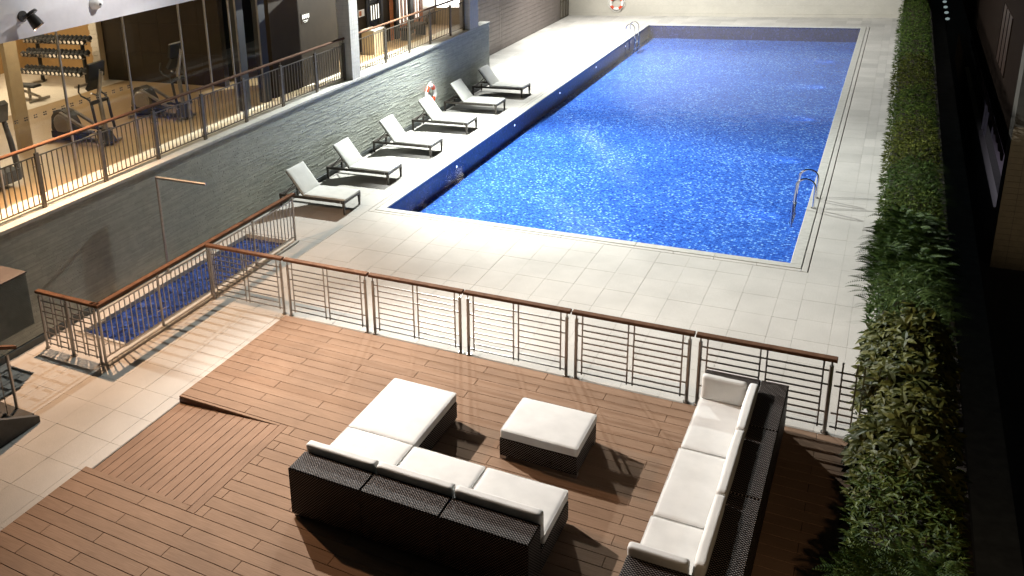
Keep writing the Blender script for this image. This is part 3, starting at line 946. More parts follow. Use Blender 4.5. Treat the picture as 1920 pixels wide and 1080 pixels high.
bar_panel('fourth bar fence panel from the deck corner, left of the right sofa', 5.795, FY, 0, 1.48)
bar_panel('bar fence panel behind the end of the right sofa', 7.405, FY, 0, 1.48)
lastp = bar_panel('last bar fence panel, running into the hedge without a handrail', 8.915, FY, 0, .55, left=False)
bpy.data.objects.remove([o for o in bpy.data.objects if o.parent == lastp and o.name.startswith('handrail')][0])

def baluster_fence(label, x, y0, y1, posts):
    t = thing('shower_fence', label, 'fence', (x, y0, 0))
    L = y1 - y0
    MB().cbox(-.075, .075, -.02, L + .02, -.01, .045, .008).build('kerb', COPING, t, False, False)
    for yp in posts:
        post = link('post', shared('sfp', lambda: MB().tube([(0, 0, .04), (0, 0, .95)], .0235, 12).mesh('post', STEEL, True)), t, (0, yp - y0, 0))
        link('pin', shared('sfpin', lambda: MB().tube([(0, 0, .95), (0, 0, 1.01)], .011, 8).mesh('pin', STEEL, True)), post)
    MB().cbox(-.05, .05, -.05, L + .06, 1.01, 1.055, .006).build('handrail', RAILW, t, False, False)
    for a, b in zip(posts[:-1], posts[1:]):
        MB().box(-.01, .01, a - y0 + .02, b - y0 - .02, .90, .92).build('top_rail', STEEL, t, False, False)
        MB().box(-.01, .01, a - y0 + .02, b - y0 - .02, .12, .14).build('bottom_rail', STEEL, t, False, False)
        n = max(3, round((b - a) / .112))
        for i in range(1, n):
            y = a + (b - a) * i / n - y0
            link('baluster', shared('sbal', lambda: MB().box(-.007, .007, -.008, .008, .14, .90).mesh('baluster', STEEL)), t, (0, y, 0))
        for zb in (.34, .74):
            for yb in (a - y0 + .055, b - y0 - .055):
                link('spacer', shared('ssp', lambda: MB().box(-.006, .006, -.05, .05, -.006, .006).mesh('spacer', STEEL)), t, (0, yb, zb))
baluster_fence('long steel fence with upright balusters and orange timber rail beside the foot bath', -.80, -7.98, -2.47, [-7.98, -6.60, -5.26, -3.86, -2.47])
t = bar_panel('short bar gate nearest the clad wall at the foot bath', -2.13, -7.98, 0, .60, group='short bar gates at the foot bath', over=.03)
t = bar_panel('short bar gate beside the corner of the shower fence', -1.50, -7.98, 0, .60, group='short bar gates at the foot bath', over=.03)
MB().cbox(-.14, .02, -.05, .05, 1.01, 1.055, .006).build('rail_return', RAILW, [o for o in bpy.data.objects if o.name == 'shower_fence'][0], False, False)

# ---- stair flank with its rail, lower left corner
stair = thing('stair', 'dark stair flank with a steel rail climbing out at the lower left', 'stair', (-1.4, -10.2, 0))
for k in range(6):
    MB().box(-2.36, -.60, -9.95 - k * .30, -9.65 - k * .30 if k else -9.62, -.01, .14 * (k + 1) - .02).build('step', CHARCOAL, stair)
MB().prism([(-9.60, -.01), (-9.60, .09), (-11.6, 1.03), (-11.6, -.01)], 'x', -.60, -.52).build('stringer', CHARCOAL, stair)
MB().tube([(-.95, -9.63, .0), (-.95, -9.63, .98)], .024, 12).build('rail_post', STEEL, stair, True)
MB().bar((-.95, -9.48, 1.03), (-.95, -11.4, 1.90), .10, .045).build('handrail', RAILW, stair)
for k in range(5):
    MB().tube([(-.95, -9.80 - k * .14, .12 + k * .065), (-.95, -9.80 - k * .14, 1.12 + k * .065)], .008, 6).build('baluster', STEEL, stair)

# ---- shower
sh = thing('shower', 'steel pole shower with a long overhead arm by the clad wall', 'shower', (-2.28, -4.74, 0))
MB().tube([(-2.28, -4.74, 0), (-2.28, -4.74, 1.93)], .028, 12).build('pole', STEEL, sh, True)
arm = MB().tube([(-2.29, -4.74, 1.945), (-1.09, -4.74, 1.945)], .030, 12).build('arm', STEEL, sh, True)
MB().tube([(-2.28, -4.74, .0), (-2.28, -4.74, .015)], .07, 16).build('base_plate', STEEL, sh, True)
nz = MB()
for k in range(16): nz.tube([(-2.0 + k * .055, -4.74, 1.905), (-2.0 + k * .055, -4.74, 1.917)], .005, 6)
nz.build('nozzles', CHROME, arm)

# ================================================================== LOUNGERS
def make_lounger():
    """local: foot end at x = 0, head towards -x, width along +y"""
    t = thing('sun_lounger', 'white', 'sun lounger')
    W, L, H = .76, 1.70, .31
    fr = MB()
    fr.box(-L, 0, 0, .045, H - .055, H).box(-L, 0, W - .045, W, H - .055, H)
    fr.box(-.05, 0, .045, W - .045, H - .055, H - .002).box(-L, -L + .05, .045, W - .045, H - .055, H - .002)
    fr.box(-1.10, -1.06, .045, W - .045, H - .05, H - .004)
    fr.build('frame', DARKFR, t, False, False)
    for lx in (-.03, -L + .03):
        for ly in (.025, W - .025):
            MB().add([(lx - .03, ly - .024, H - .055), (lx + .03, ly - .024, H - .055), (lx + .03, ly + .024, H - .055), (lx - .03, ly + .024, H - .055),
                      (lx - .017, ly - .017, 0), (lx + .017, ly - .017, 0), (lx + .017, ly + .017, 0), (lx - .017, ly + .017, 0)],
                     [(0, 1, 2, 3), (7, 6, 5, 4), (0, 4, 5, 1), (1, 5, 6, 2), (2, 6, 7, 3), (3, 7, 4, 0)]).build('leg', DARKFR, t, False, False)
    MB().box(-1.08, -.05, .045, W - .045, H - .045, H - .008).build('woven_seat', WICKER, t, False, False)
    sp = cushion(-1.085, .012, .012, W - .012, H, H + .052, r=.022, puff=.008, n=7, wr=.003).build('seat_pad', LOUNGE, t, True, False)
    tie = MB()
    for ly in (.0, W):
        tie.tube([(-.10, ly, H + .01), (-.10, ly + (-.006 if ly == 0 else .006), H - .05), (-.095, ly, H - .12)], .0035, 5)
    tie.build('tie', WHITEP, sp, False, False)
    # back
    a = math.atan2(.52, .40)
    hx, hz = -1.075, H + .01
    def P(u, v, w):   # u along the back, w normal to it (towards the sitter)
        return (hx - u * math.cos(a) + w * math.sin(a), v, hz + u * math.sin(a) + w * math.cos(a))
    bf = MB()
    BL = .66
    def slab(u0, u1, v0, v1, w0, w1):
        bf.add([P(u0, v0, w0), P(u1, v0, w0), P(u1, v1, w0), P(u0, v1, w0), P(u0, v0, w1), P(u1, v0, w1), P(u1, v1, w1), P(u0, v1, w1)],
               [(3, 2, 1, 0), (4, 5, 6, 7), (0, 1, 5, 4), (1, 2, 6, 5), (2, 3, 7, 6), (3, 0, 4, 7)])
    slab(0, BL, .05, .09, -.03, 0); slab(0, BL, W - .09, W - .05, -.03, 0); slab(BL - .04, BL, .09, W - .09, -.03, 0); slab(.02, BL - .04, .09, W - .09, -.02, -.006)
    bf.build('back_frame', DARKFR, t, False, False)
    q = cushion(0, BL + .03, .012, W - .012, 0.002, .052, r=.022, puff=.008, n=7, wr=.003, seed=2)
    q.v = [P(*v) for v in q.v]
    q.build('back_pad', LOUNGE, t, True, False)
    st = MB()
    for ly in (.11, W - .11):
        p = P(.36, ly, -.03)
        st.bar(p, (-1.60, ly, H - .03), .022, .016)
    st.bar((-1.60, .08, H - .03), (-1.60, W - .08, H - .03), .02, .02)
    st.bar(P(.36, .08, -.03), P(.36, W - .08, -.03), .02, .02)
    st.build('back_strut', DARKFR, t, False, False)
    return t
LY = [-.72, 1.42, 3.80, 6.15, 8.40, 10.62]
LBL = ['sun lounger nearest the shower fence, its foot behind the handrail end', 'second sun lounger from the shower fence', 'third sun lounger from the shower fence',
       'fourth sun lounger, in front of the life ring on the stone wall', 'fifth sun lounger from the shower fence, just past the life ring', 'farthest sun lounger, at the end of the stone wall']
lg = make_lounger()
for i, y in enumerate(LY):
    o = lg if i == 0 else copy_tree(lg)
    o.location = (-.635 + random.uniform(-.02, .02), y, 0)
    o.rotation_euler = (0, 0, R(random.uniform(-2.0, 2.0)))
    o['label'] = LBL[i]; o['group'] = 'sun loungers along the stone wall'

# ================================================================== LIFE RINGS, LADDERS
def life_ring(label, loc, rz):
    t = thing('life_ring', label, 'life ring', loc, rz, 'life rings')
    for k in range(8):
        a0 = k * math.pi / 4 + (.0 if k % 2 else 0)
        red = k % 2 == 0
        w = .30 if red else 1.27
        c = (k // 2) * math.pi / 2 + math.pi / 4
        if red: MB().ring((0, 0, 0), 'x', .27, .066, c - .33, c + .33, n=8, m=10, flat=.85).build('red_band', RED, t, True, False)
        else: MB().ring((0, 0, 0), 'x', .27, .063, c + .33, c + math.pi / 2 - .33, n=12, m=10, flat=.85).build('white_band', WHITEP, t, True, False)
    pts = []
    for k in range(33):
        a = k / 32 * 2 * math.pi
        rr = .335 + .05 * abs(math.sin(2 * a))
        pts.append((.02, rr * math.cos(a + math.pi / 4), rr * math.sin(a + math.pi / 4)))
    MB().tube(pts, .010, 6).build('rope', WHITEP, t, True, False)
    MB().tube([(-.07, 0, .22), (.02, 0, .22)], .012, 8).build('hook', STEEL, t, True, False)
    return t
life_ring('orange and white life ring hung on the stone wall behind the loungers', (-2.325, 7.42, .76), 0)
life_ring('white and orange life ring on the cream end wall', (-2.02, 27.43, .60), R(-90))

def ladder(label, x, y, sg):
    t = thing('pool_ladder', label, 'pool ladder', (x, y, 0), 0, 'steel pool ladders')
    for k, dy in enumerate((0, .66)):
        pts = [(sg * .14, dy, 0), (sg * .14, dy, .30)]
        for i in range(9):
            a = math.pi * i / 8
            pts.append((sg * (-.03 + .17 * math.cos(a)), dy, .44 + .17 * math.sin(a)))
        pts += [(-sg * .215, dy, .25), (-sg * .23, dy, .0), (-sg * .23, dy, -.45)]
        r = MB().tube(pts, .0215, 10).build('rail', CHROME, t, True, False)
        MB().tube([(sg * .14, dy, .0), (sg * .14, dy, .02)], .045, 14).build('flange', CHROME, r, True, False)
    for zt in (-.14, -.38):
        MB().box(-sg * .23 - .035, -sg * .23 + .035, 0, .66, zt - .012, zt + .012).build('tread', CHROME, t, False, False)
ladder('steel pool ladder on the hedge side of the pool', 7.96, 3.02, 1)
ladder('steel pool ladder at the far lounger-side corner', .04, 21.4, -1)

# ================================================================== WICKER FURNITURE
def piping(o, x0, x1, y0, y1, z, r=.024):
    """thin welt round the top edge of a cushion"""
    pts = []
    for (cx, cy, a0) in ((x1 - r, y1 - r, 0), (x0 + r, y1 - r, 90), (x0 + r, y0 + r, 180), (x1 - r, y0 + r, 270)):
        for k in range(4):
            a = R(a0 + k * 30)
            pts.append((cx + (r - .004) * math.cos(a), cy + (r - .004) * math.sin(a), z + .002 * noise.noise(Vector((cx * 9, cy * 9, k)))))
    pts.append(pts[0])
    MB().tube(pts, .0055, 6).build('piping', FABRIC, o, True)
def wbox(m, x0, x1, y0, y1, z0, z1): return m.cbox(x0, x1, y0, y1, z0, z1, .012)
sofa = thing('corner_sofa', 'L-shaped dark wicker sofa with white cushions and a chaise end', 'sofa', (5.2, -8.8, DZ))
B0 = DZ + .045
xs = [3.87, 4.79, 5.71, 6.655]
for i in range(3):
    a, b = xs[i], xs[i + 1]
    wbox(MB(), a + .004, b - .004, -9.76, -9.40, B0, .745).build('back_module', WICKER, sofa)
    wbox(MB(), a + .004, b - .004, -9.396, -8.47, B0, .385).build('seat_module', WICKER, sofa)
    cu = cushion(a + .009, b - .009, -9.27, -8.452 if i else -8.44, .386, .505, r=.024, puff=.007, seed=i).build('seat_cushion', FABRIC, sofa, True)
    piping(cu, a + .009, b - .009, -9.27, -8.452 if i else -8.44, .497)
    q = cushion(a + .008, b - .010, -9.385, -9.262, .50, .83, r=.034, puff=.010, seed=i + 5)
    q.v = [(x, y - (z - .50) * .10 + .02, z) for x, y, z in q.v]
    q.build('back_cushion', FABRIC, sofa, True)
wbox(MB(), 3.874, 4.786, -8.464, -7.165, B0, .385).build('chaise_module', WICKER, sofa)
cu = cushion(3.876, 4.784, -8.43, -7.15, .386, .505, r=.024, puff=.008, seed=11).build('chaise_cushion', FABRIC, sofa, True)
piping(cu, 3.876, 4.784, -8.43, -7.15, .497)
for (x, y) in ((3.93, -9.70), (6.59, -9.70), (3.93, -7.22), (4.73, -7.22), (6.59, -8.53)):
    MB().box(x - .04, x + .04, y - .04, y + .04, DZ, B0 + .002).build('foot', STEEL, sofa)

ot = thing('ottoman', 'small dark wicker ottoman topped with one white cushion', 'ottoman', (6.04, -7.28, DZ))
wbox(MB(), 5.572, 6.508, -7.69, -6.87, B0, .392).build('base', WICKER, ot)
cu = cushion(5.585, 6.52, -7.705, -6.885, .393, .51, r=.024, puff=.008, seed=21).build('cushion', FABRIC, ot, True)
piping(cu, 5.585, 6.52, -7.705, -6.885, .502)
for (x, y) in ((5.61, -7.65), (6.47, -7.65), (5.61, -6.91), (6.47, -6.91)):
    MB().box(x - .04, x + .04, y - .04, y + .04, DZ, B0 + .002).build('foot', STEEL, ot)

rs = thing('long_sofa', 'U-shaped dark wicker sofa with white cushions by the hedge', 'sofa', (8.0, -7.5, DZ))
yb = [-5.62, -6.74, -8.06, -9.40, -9.76]
for a, b in ((-6.70, -5.61), (-8.04, -6.708), (-9.76, -8.048)):
    wbox(MB(), 8.165, 8.47, a, b, B0, .725).build('back_module', WICKER, rs)
wbox(MB(), 7.535, 8.16, -5.865, -5.61, B0, .725).build('arm_module', WICKER, rs)
wbox(MB(), 7.49, 8.16, -9.76, -9.42, B0, .725).build('arm_module', WICKER, rs)
cuts = [-5.87, -7.13, -8.455, -9.415]
for i in range(3):
    b, a = cuts[i], cuts[i + 1]
    x0 = 7.535 - i * .012
    wbox(MB(), x0, 8.16, a + .004, b - .004, B0, .385).build('seat_module', WICKER, rs)
    cu = cushion(x0 - .004, 8.05, a + .010, b - .010, .386, .505, r=.024, puff=.007, seed=31 + i).build('seat_cushion', FABRIC, rs, True)
    piping(cu, x0 - .004, 8.05, a + .010, b - .010, .497)
for a, b, s_ in ((-6.98, -5.90, 1), (-8.24, -6.99, 2), (-9.40, -8.25, 3)):
    q = cushion(8.035, 8.14, a + .006, b - .006, .50, .83, r=.034, puff=.009, seed=40 + s_)
    q.v = [(x + (z - .50) * .10, y, z) for x, y, z in q.v]
    q.build('back_cushion', FABRIC, rs, True)
q = cushion(7.54, 8.045, -5.985, -5.875, .50, .82, r=.034, puff=.009, seed=50)
q.build('arm_cushion', FABRIC, rs, True)
q = cushion(7.485, 8.03, -9.41, -9.295, .50, .82, r=.034, puff=.009, seed=51)
q.v = [(x, y - (z - .5) * .08, z) for x, y, z in q.v]
q.build('arm_cushion', FABRIC, rs, True)
for (x, y) in ((7.58, -5.66), (8.42, -5.66), (7.54, -9.7), (8.42, -9.7)):
    MB().box(x - .04, x + .04, y - .04, y + .04, DZ, B0 + .002).build('foot', STEEL, rs)

# ================================================================== GYM EQUIPMENT
def cross_trainer(label, x, y, rz):
    t = thing('cross_trainer', label, 'cross trainer', (x, y, GZ), rz, 'cross trainers behind the glass')
    prof = [(-.98, .12), (-1.02, .30), (-.97, .55), (-.86, .69), (-.70, .72), (-.55, .66), (-.42, .45), (-.34, .22), (-.36, .12)]
    h = MB().prism(prof, 'y', -.13, .13).build('housing', GREYPL, t, False, False)
    for s in (-1, 1):
        MB().tube([(-.70, s * .13, .40), (-.70, s * .165, .40)], [.23, .19], 20).build('side_cover', SILVERP, h, True, False)
    MB().prism([(-1.0, .10), (-1.0, .25), (-.30, .22), (-.25, .10)], 'y', -.17, .17).build('skirt', RUBBER, t, False, False)
    MB().box(-1.05, .55, -.05, .05, .03, .10).build('base_beam', GREYPL, t, False, False)
    for bx in (-.95, .45):
        MB().tube([(bx, -.36, .04), (bx, .36, .04)], .035, 10).build('foot_bar', SILVERP, t, True, False)
    MB().add([(.20, -.15, .05), (.55, -.15, .05), (.55, .15, .05), (.20, .15, .05), (.34, -.06, .34), (.46, -.06, .34), (.46, .06, .34), (.34, .06, .34)],
             [(0, 1, 5, 4), (1, 2, 6, 5), (2, 3, 7, 6), (3, 0, 4, 7), (4, 5, 6, 7)]).build('column_foot', GREYPL, t, False, False)
    MB().tube([(.42, 0, .15), (.36, 0, .80), (.34, 0, 1.05), (.46, 0, 1.42), (.52, 0, 1.55)], [.055, .05, .045, .038, .03], 12).build('column', SILVERP, t, True, False)
    MB().tube([(.34, -.24, .93), (.34, .24, .93)], .042, 12).build('pivot_bar', RUBBER, t, True, False)
    for s in (-1, 1):
        MB().bar((-.66, s * .17, .66), (.10, s * .17, .30), .07, .05).build('pedal_arm', SILVERP, t, False, False)
        p = MB().box(-.18, .20, s * .20 - .085, s * .20 + .085, .27, .31).build('pedal', RUBBER, t, False, False)
        MB().tube([(.34, s * .25, .95), (.38, s * .25, .60), (.44, s * .24, .30)], .030, 10).build('swing_arm', RUBBER, t, True, False)
        MB().tube([(.34, s * .25, .90), (.30, s * .25, 1.0), (.12, s * .27, 1.08), (.06, s * .27, 1.16), (.10, s * .27, 1.32)], .019, 8).build('handle', RUBBER, t, True, False)
        MB().bar((.20, s * .20, .29), (.44, s * .22, .30), .03, .03).build('link_bar', SILVERP, t, False, False)
    MB().prism([(.14, 1.20), (.20, 1.15), (.34, 1.38), (.30, 1.42)], 'y', -.15, .15).build('console', RUBBER, t, False, False)
    sc = MB().prism([(.30, 1.44), (.36, 1.42), (.42, 1.72), (.36, 1.74)], 'y', -.24, .24).build('screen', BLACK, t, False, False)
    MB().tube([(.50, -.12, 1.28), (.58, -.12, 1.62)], .014, 8).build('screen_post', SILVERP, t, True, False)
    MB().tube([(.30, -.16, 1.12), (.26, 0, 1.05), (.30, .16, 1.12)], .02, 8).build('cup_holder', SILVERP, t, True, False)
    return t
cross_trainer('cross trainer behind the glass, nearer to the dumbbell rack', -4.90, -3.72, R(3))
cross_trainer('cross trainer behind the glass, in front of the dark wall', -4.68, -1.45, R(3))

tm = thing('treadmill', 'treadmill at the left edge with its grey console frame', 'treadmill', (-4.6, -6.75, GZ))
MB().box(-5.9, -4.15, -7.25, -6.30, .12 + GZ, .20 + GZ).build('deck', GREYPL, tm)
MB().box(-5.85, -4.45, -7.05, -6.50, .201 + GZ, .212 + GZ).build('belt', RUBBER, tm)
for y in (-7.15, -6.28):
    MB().tube([(-4.20, y, GZ + .10), (-4.30, y, GZ + .80), (-4.42, y, GZ + 1.30)], [.06, .055, .045], 12).build('upright', GREYPL, tm, True)
    MB().tube([(-4.42, y, GZ + 1.28), (-4.75, y, GZ + 1.20), (-4.98, y, GZ + 1.02)], .028, 10).build('handrail', RUBBER, tm, True)
    MB().box(-5.9, -4.2, y - .05 if y < -7 else y - .03, y + .03 if y < -7 else y + .05, GZ + .18, GZ + .235).build('side_rail', SILVERP, tm)
MB().prism([(-4.52, GZ + 1.22), (-4.30, GZ + 1.18), (-4.22, GZ + 1.50), (-4.30, GZ + 1.56)], 'y', -7.18, -6.25).build('console', GREYPL, tm)
MB().prism([(-4.62, GZ + .10), (-4.10, GZ + .10), (-4.12, GZ + .30), (-4.40, GZ + .34)], 'y', -7.2, -6.33).build('motor_cover', RUBBER, tm)

def rack(label, x, y, L, rz):
    t = thing('dumbbell_rack', label, 'dumbbell rack', (x, y, GZ), rz, 'dumbbell racks in the gym')
    for lx in (.35, L - .35):
        MB().box(lx - .04, lx + .04, .05, .13, 0, 1.32).build('upright', RUBBER, t, False, False)
        MB().box(lx - .04, lx + .04, -.40, .20, 0, .06).build('foot', SILVERP, t, False, False)
    for k, (zt, yt) in enumerate(((.34, -.28), (.80, -.12), (1.17, .02))):
        s = MB().bar((0, yt - .10, zt), (L, yt - .10, zt), .05, .03)
        s.bar((0, yt + .08, zt + .05), (L, yt + .08, zt + .05), .05, .03)
        s.build('shelf', SILVERP, t, False, False)
        for lx in (.35, L - .35): MB().bar((lx, yt, zt), (lx, .10, zt), .04, .05).build('bracket', RUBBER, t, False, False)
    return t
rack('three-tier dumbbell rack full of dumbbells, against the ochre wall', -11.85, .80, 2.50, 0)
rack('dumbbell rack half hidden behind the beige gym column', -13.0, -2.6, 2.6, R(78))
def dumbbell():
    t = thing('dumbbell', 'd', 'dumbbell')
    MB().tube([(0, -.10, 0), (0, .10, 0)], .016, 8).build('grip', CHROME, t, True, False)
    for s in (-1, 1):
        w = MB().tube([(0, s * .07, 0), (0, s * .075, 0), (0, s * .165, 0), (0, s * .172, 0)], [.06, .075, .075, .062], 8).build('weight', RUBBER, t, False, False)
        MB().tube([(0, s * .172, 0), (0, s * .178, 0)], .052, 10).build('end_cap', CHROME, w, True, False)
    return t
db = dumbbell()
first = True
TN = ['bottom', 'middle', 'top']
for rk, (bx, by, L, rz, n) in enumerate(((-11.85, .80, 2.50, 0, 15), (-13.0, -2.6, 2.6, R(78), 14))):
    for k, (zt, yt) in enumerate(((.34, -.28), (.80, -.12), (1.17, .02))):
        for i in range(n):
            o = db if first else copy_tree(db)
            first = False
            lx, ly = .08 + (L - .16) * i / (n - 1), yt - .01
            o.location = (bx + lx * math.cos(rz) - ly * math.sin(rz), by + lx * math.sin(rz) + ly * math.cos(rz), GZ + zt + .105)
            o.rotation_euler = (R(14), 0, rz)
            o['label'] = 'dumbbell on the %s tier of the rack %s' % (TN[k], 'against the ochre wall' if rk == 0 else 'behind the beige column')
            o['group'] = '%s tier dumbbells, rack %s' % (TN[k], 'against the wall' if rk == 0 else 'behind the column')
wb = thing('weight_bench', 'low steel weight bench on the pale gym floor', 'bench', (-9.9, -1.0, GZ))
MB().cbox(-10.4, -9.55, -1.15, -.87, GZ + .36, GZ + .43, .02).build('pad', RUBBER, wb)
MB().bar((-10.4, -1.01, GZ + .30), (-9.5, -1.01, GZ + .10), .06, .05).build('frame', SILVERP, wb)
MB().bar((-9.55, -1.35, GZ + .04), (-9.55, -.67, GZ + .04), .06, .06).build('foot_bar', SILVERP, wb)
MB().bar((-9.9, -1.01, GZ + .03), (-9.9, -1.01, GZ + .36), .06, .06).build('post', SILVERP, wb)
tv = thing('wall_screen', 'black screen high on the ochre gym wall', 'screen', (-11.2, 2.55, 4.0))
MB().box(-11.8, -10.7, 2.48, 2.55, 3.62, 4.2).build('panel', BLACK, tv)
MB().box(-11.77, -10.73, 2.474, 2.481, 3.65, 4.17).build('glass', vary('screen_glass', (.01, .01, .012), .1), tv)

# ================================================================== HEDGE
pl = thing('planter', 'long dark stone planter under the hedge', 'planter', (9.7, 5, 0))
MB().box(9.34, 10.30, -14, 34, -4.2, .22).build('wall', CHARCOAL, pl)
MB().box(9.36, 10.28, -14, 34, .22, .235).build('soil', vary('soil', (.02, .015, .01), .95), pl)
MB().box(10.302, 10.75, -14, 34, -4.2, -.10).build('ledge', vary('ledge_stone', (.10, .115, .12), .7, amt=.3), pl)

def leaf(m, o, d, n, L, w, droop=.25, seg=2):
    """leaf blade from o along d with face normal n: pointed, folded along its rib"""
    sx = d.cross(n).normalized()
    prof = [(0, .06), (.32, 1.0), (.68, .82), (1.0, .03)] if seg > 1 else [(0, .06), (.45, 1.0), (1.0, .03)]
    vs, fs = [], []
    for i, (t, k) in enumerate(prof):
        c = o + d * (L * t) - n * (droop * L * t * t)
        vs += [c - sx * (w * k / 2) + n * (w * .16 * k), c, c + sx * (w * k / 2) + n * (w * .16 * k)]
    for i in range(len(prof) - 1):
        a = i * 3
        fs += [(a, a + 1, a + 4, a + 3), (a + 1, a + 2, a + 5, a + 4)]
    m.add(vs, fs)

def rdir(rg, up=.5):
    a = rg.uniform(0, 2 * math.pi); z = rg.uniform(-.15, 1) * up + rg.uniform(0, .3)
    return Vector((math.cos(a), math.sin(a), z)).normalized()

def hedge_top(x, y):
    """height of the foliage surface across and along the hedge"""
    u = (x - 9.68) / .52
    return .34 + .62 * max(0, 1 - abs(u) ** 3.2) + .16 * noise.noise(Vector((x * 1.7, y * .9, 3))) + .08 * noise.noise(Vector((x * 5, y * 4, 9)))

def fill(m, rg, kind, x0, x1, y0, y1, dens):
    n = int((x1 - x0) * (y1 - y0) * dens)
    for _ in range(n):
        x, y = rg.uniform(x0, x1), rg.uniform(y0, y1)
        top = hedge_top(x, y)
        z = top - rg.random() ** 1.8 * .5
        side = (x - 9.68) * 1.1
        o = Vector((x, y, max(.24, z)))
        if kind == 'grass' and x < 9.38: continue
        if kind == 'palmate':
            ax = (Vector((side, rg.uniform(-.5, .5) - .25, 1)) + Vector((rg.uniform(-.4, .4), rg.uniform(-.4, .4), 0))).normalized()
            u = ax.orthogonal().normalized(); v = ax.cross(u)
            k0 = rg.uniform(0, 6); nl = rg.choice((5, 6, 7)); L = rg.uniform(.10, .165)
            for k in range(nl):
                a = k0 + k * 2 * math.pi / nl
                d = (u * math.cos(a) + v * math.sin(a) + ax * rg.uniform(.05, .45)).normalized()
                leaf(m, o, d, (ax - d * ax.dot(d)).normalized(), L * rg.uniform(.8, 1.1), L * .46, .35)
        elif kind == 'fern':
            a = rg.uniform(0, 2 * math.pi)
            d = Vector((math.cos(a) + side * .5, math.sin(a), rg.uniform(.3, .9))).normalized()
            nn = Vector((0, 0, 1)); nn = (nn - d * nn.dot(d)).normalized(); sx = d.cross(nn)
            L = rg.uniform(.25, .42)
            for k in range(1, 13):
                tt = k / 13
                c = o + d * (L * tt) - Vector((0, 0, 1)) * (.5 * L * tt * tt)
                w = .075 * math.sin(math.pi * min(1, tt * .9 + .12))
                for s in (-1, 1):
                    dd = (sx * s + d * .35).normalized()
                    leaf(m, c, dd, nn, w, .017, .2, 1)
        elif kind == 'grass':
            a = rg.uniform(0, 2 * math.pi)
            for k in range(4):
                aa = a + rg.uniform(-.6, .6)
                d = Vector((math.cos(aa) * .7, math.sin(aa) * .7, 1)).normalized()
                sx = Vector((-math.sin(aa), math.cos(aa), 0)); L = rg.uniform(.22, .38); w = .006
                vs = []
                for i in range(5):
                    t = i / 4
                    c = o + d * (L * t) + Vector((math.cos(aa), math.sin(aa), -1.1)) * (L * .62 * t * t)
                    ww = w * (1 - .9 * t)
                    vs += [c - sx * ww, c + sx * ww]
                m.add(vs, [(2 * i, 2 * i + 1, 2 * i + 3, 2 * i + 2) for i in range(4)])
        else:
            for k in range(3):
                d = (rdir(rg) + Vector((side * .6, -.15, .1))).normalized()
                nn = Vector((rg.uniform(-.3, .3), rg.uniform(-.3, .3), 1)); nn = (nn - d * nn.dot(d)).normalized()
                L = rg.uniform(.055, .12)
                leaf(m, o, d, nn, L, L * rg.uniform(.30, .45), .25, 1)

L_FERN = mat_leaf('fern_leaf', (.014, .036, .007), (.050, .085, .015))
L_PALM = mat_leaf('palmate_leaf', (.014, .022, .004), (.085, .086, .016), .55)
L_GRASS = mat_leaf('strap_leaf', (.020, .044, .009), (.060, .090, .020))
L_DARK = mat_leaf('small_dark_leaf', (.020, .042, .007), (.074, .098, .016))
L_OLIVE = mat_leaf('olive_leaf', (.022, .034, .005), (.085, .092, .014))
L_LIGHT = mat_leaf('bright_leaf', (.020, .044, .007), (.080, .115, .022))
STEM = vary('stem', (.05, .035, .02), .8)
SECT = [('fern_bed', 'fern', L_FERN, -12.5, -8.6, 620, 'dark fern bed at the bottom edge, beside the long sofa'),
        ('broadleaf_shrub', 'small', L_DARK, -8.8, -7.0, 420, 'dark fine-leaved hedge plants between the ferns and the broad leaves'),
        ('umbrella_shrub', 'palmate', L_PALM, -7.3, -5.2, 170, 'yellow-green umbrella shrub with large fingered leaves by the sofa end'),
        ('umbrella_shrub', 'palmate', L_PALM, -5.3, -3.3, 170, 'yellow-green umbrella shrub where the bar fence meets the hedge'),
        ('strap_grass', 'grass', L_GRASS, -3.5, -1.6, 130, 'pale strappy grass clump just past the fence end'),
        ('fern_bed', 'fern', L_FERN, -1.8, .6, 520, 'green fern patch in the hedge level with the near pool corner'),
        ('broadleaf_shrub', 'small', L_DARK, .4, 2.3, 520, 'dark leafy hedge stretch just before the hedge-side ladder'),
        ('strap_grass', 'grass', L_GRASS, 2.2, 4.0, 110, 'dark strappy grass clump level with the hedge-side ladder'),
        ('leafy_shrub', 'small', L_OLIVE, 3.9, 7.4, 420, 'olive leafy hedge stretch just past the hedge-side ladder'),
        ('leafy_shrub', 'small', L_DARK, 7.2, 10.8, 380, 'dark leafy hedge stretch along the middle of the pool'),
        ('leafy_shrub', 'small', L_OLIVE, 10.6, 15.5, 340, 'olive-brown hedge stretch beyond the middle of the pool'),
        ('leafy_shrub', 'small', L_LIGHT, 15.3, 21.0, 300, 'green hedge stretch near the far end of the pool'),
        ('leafy_shrub', 'small', L_LIGHT, 20.8, 27.3, 260, 'bright green hedge end by the cream end wall'),
        ('leafy_shrub', 'small', L_OLIVE, 27.2, 33.0, 200, 'hedge tip running past the cream end wall')]
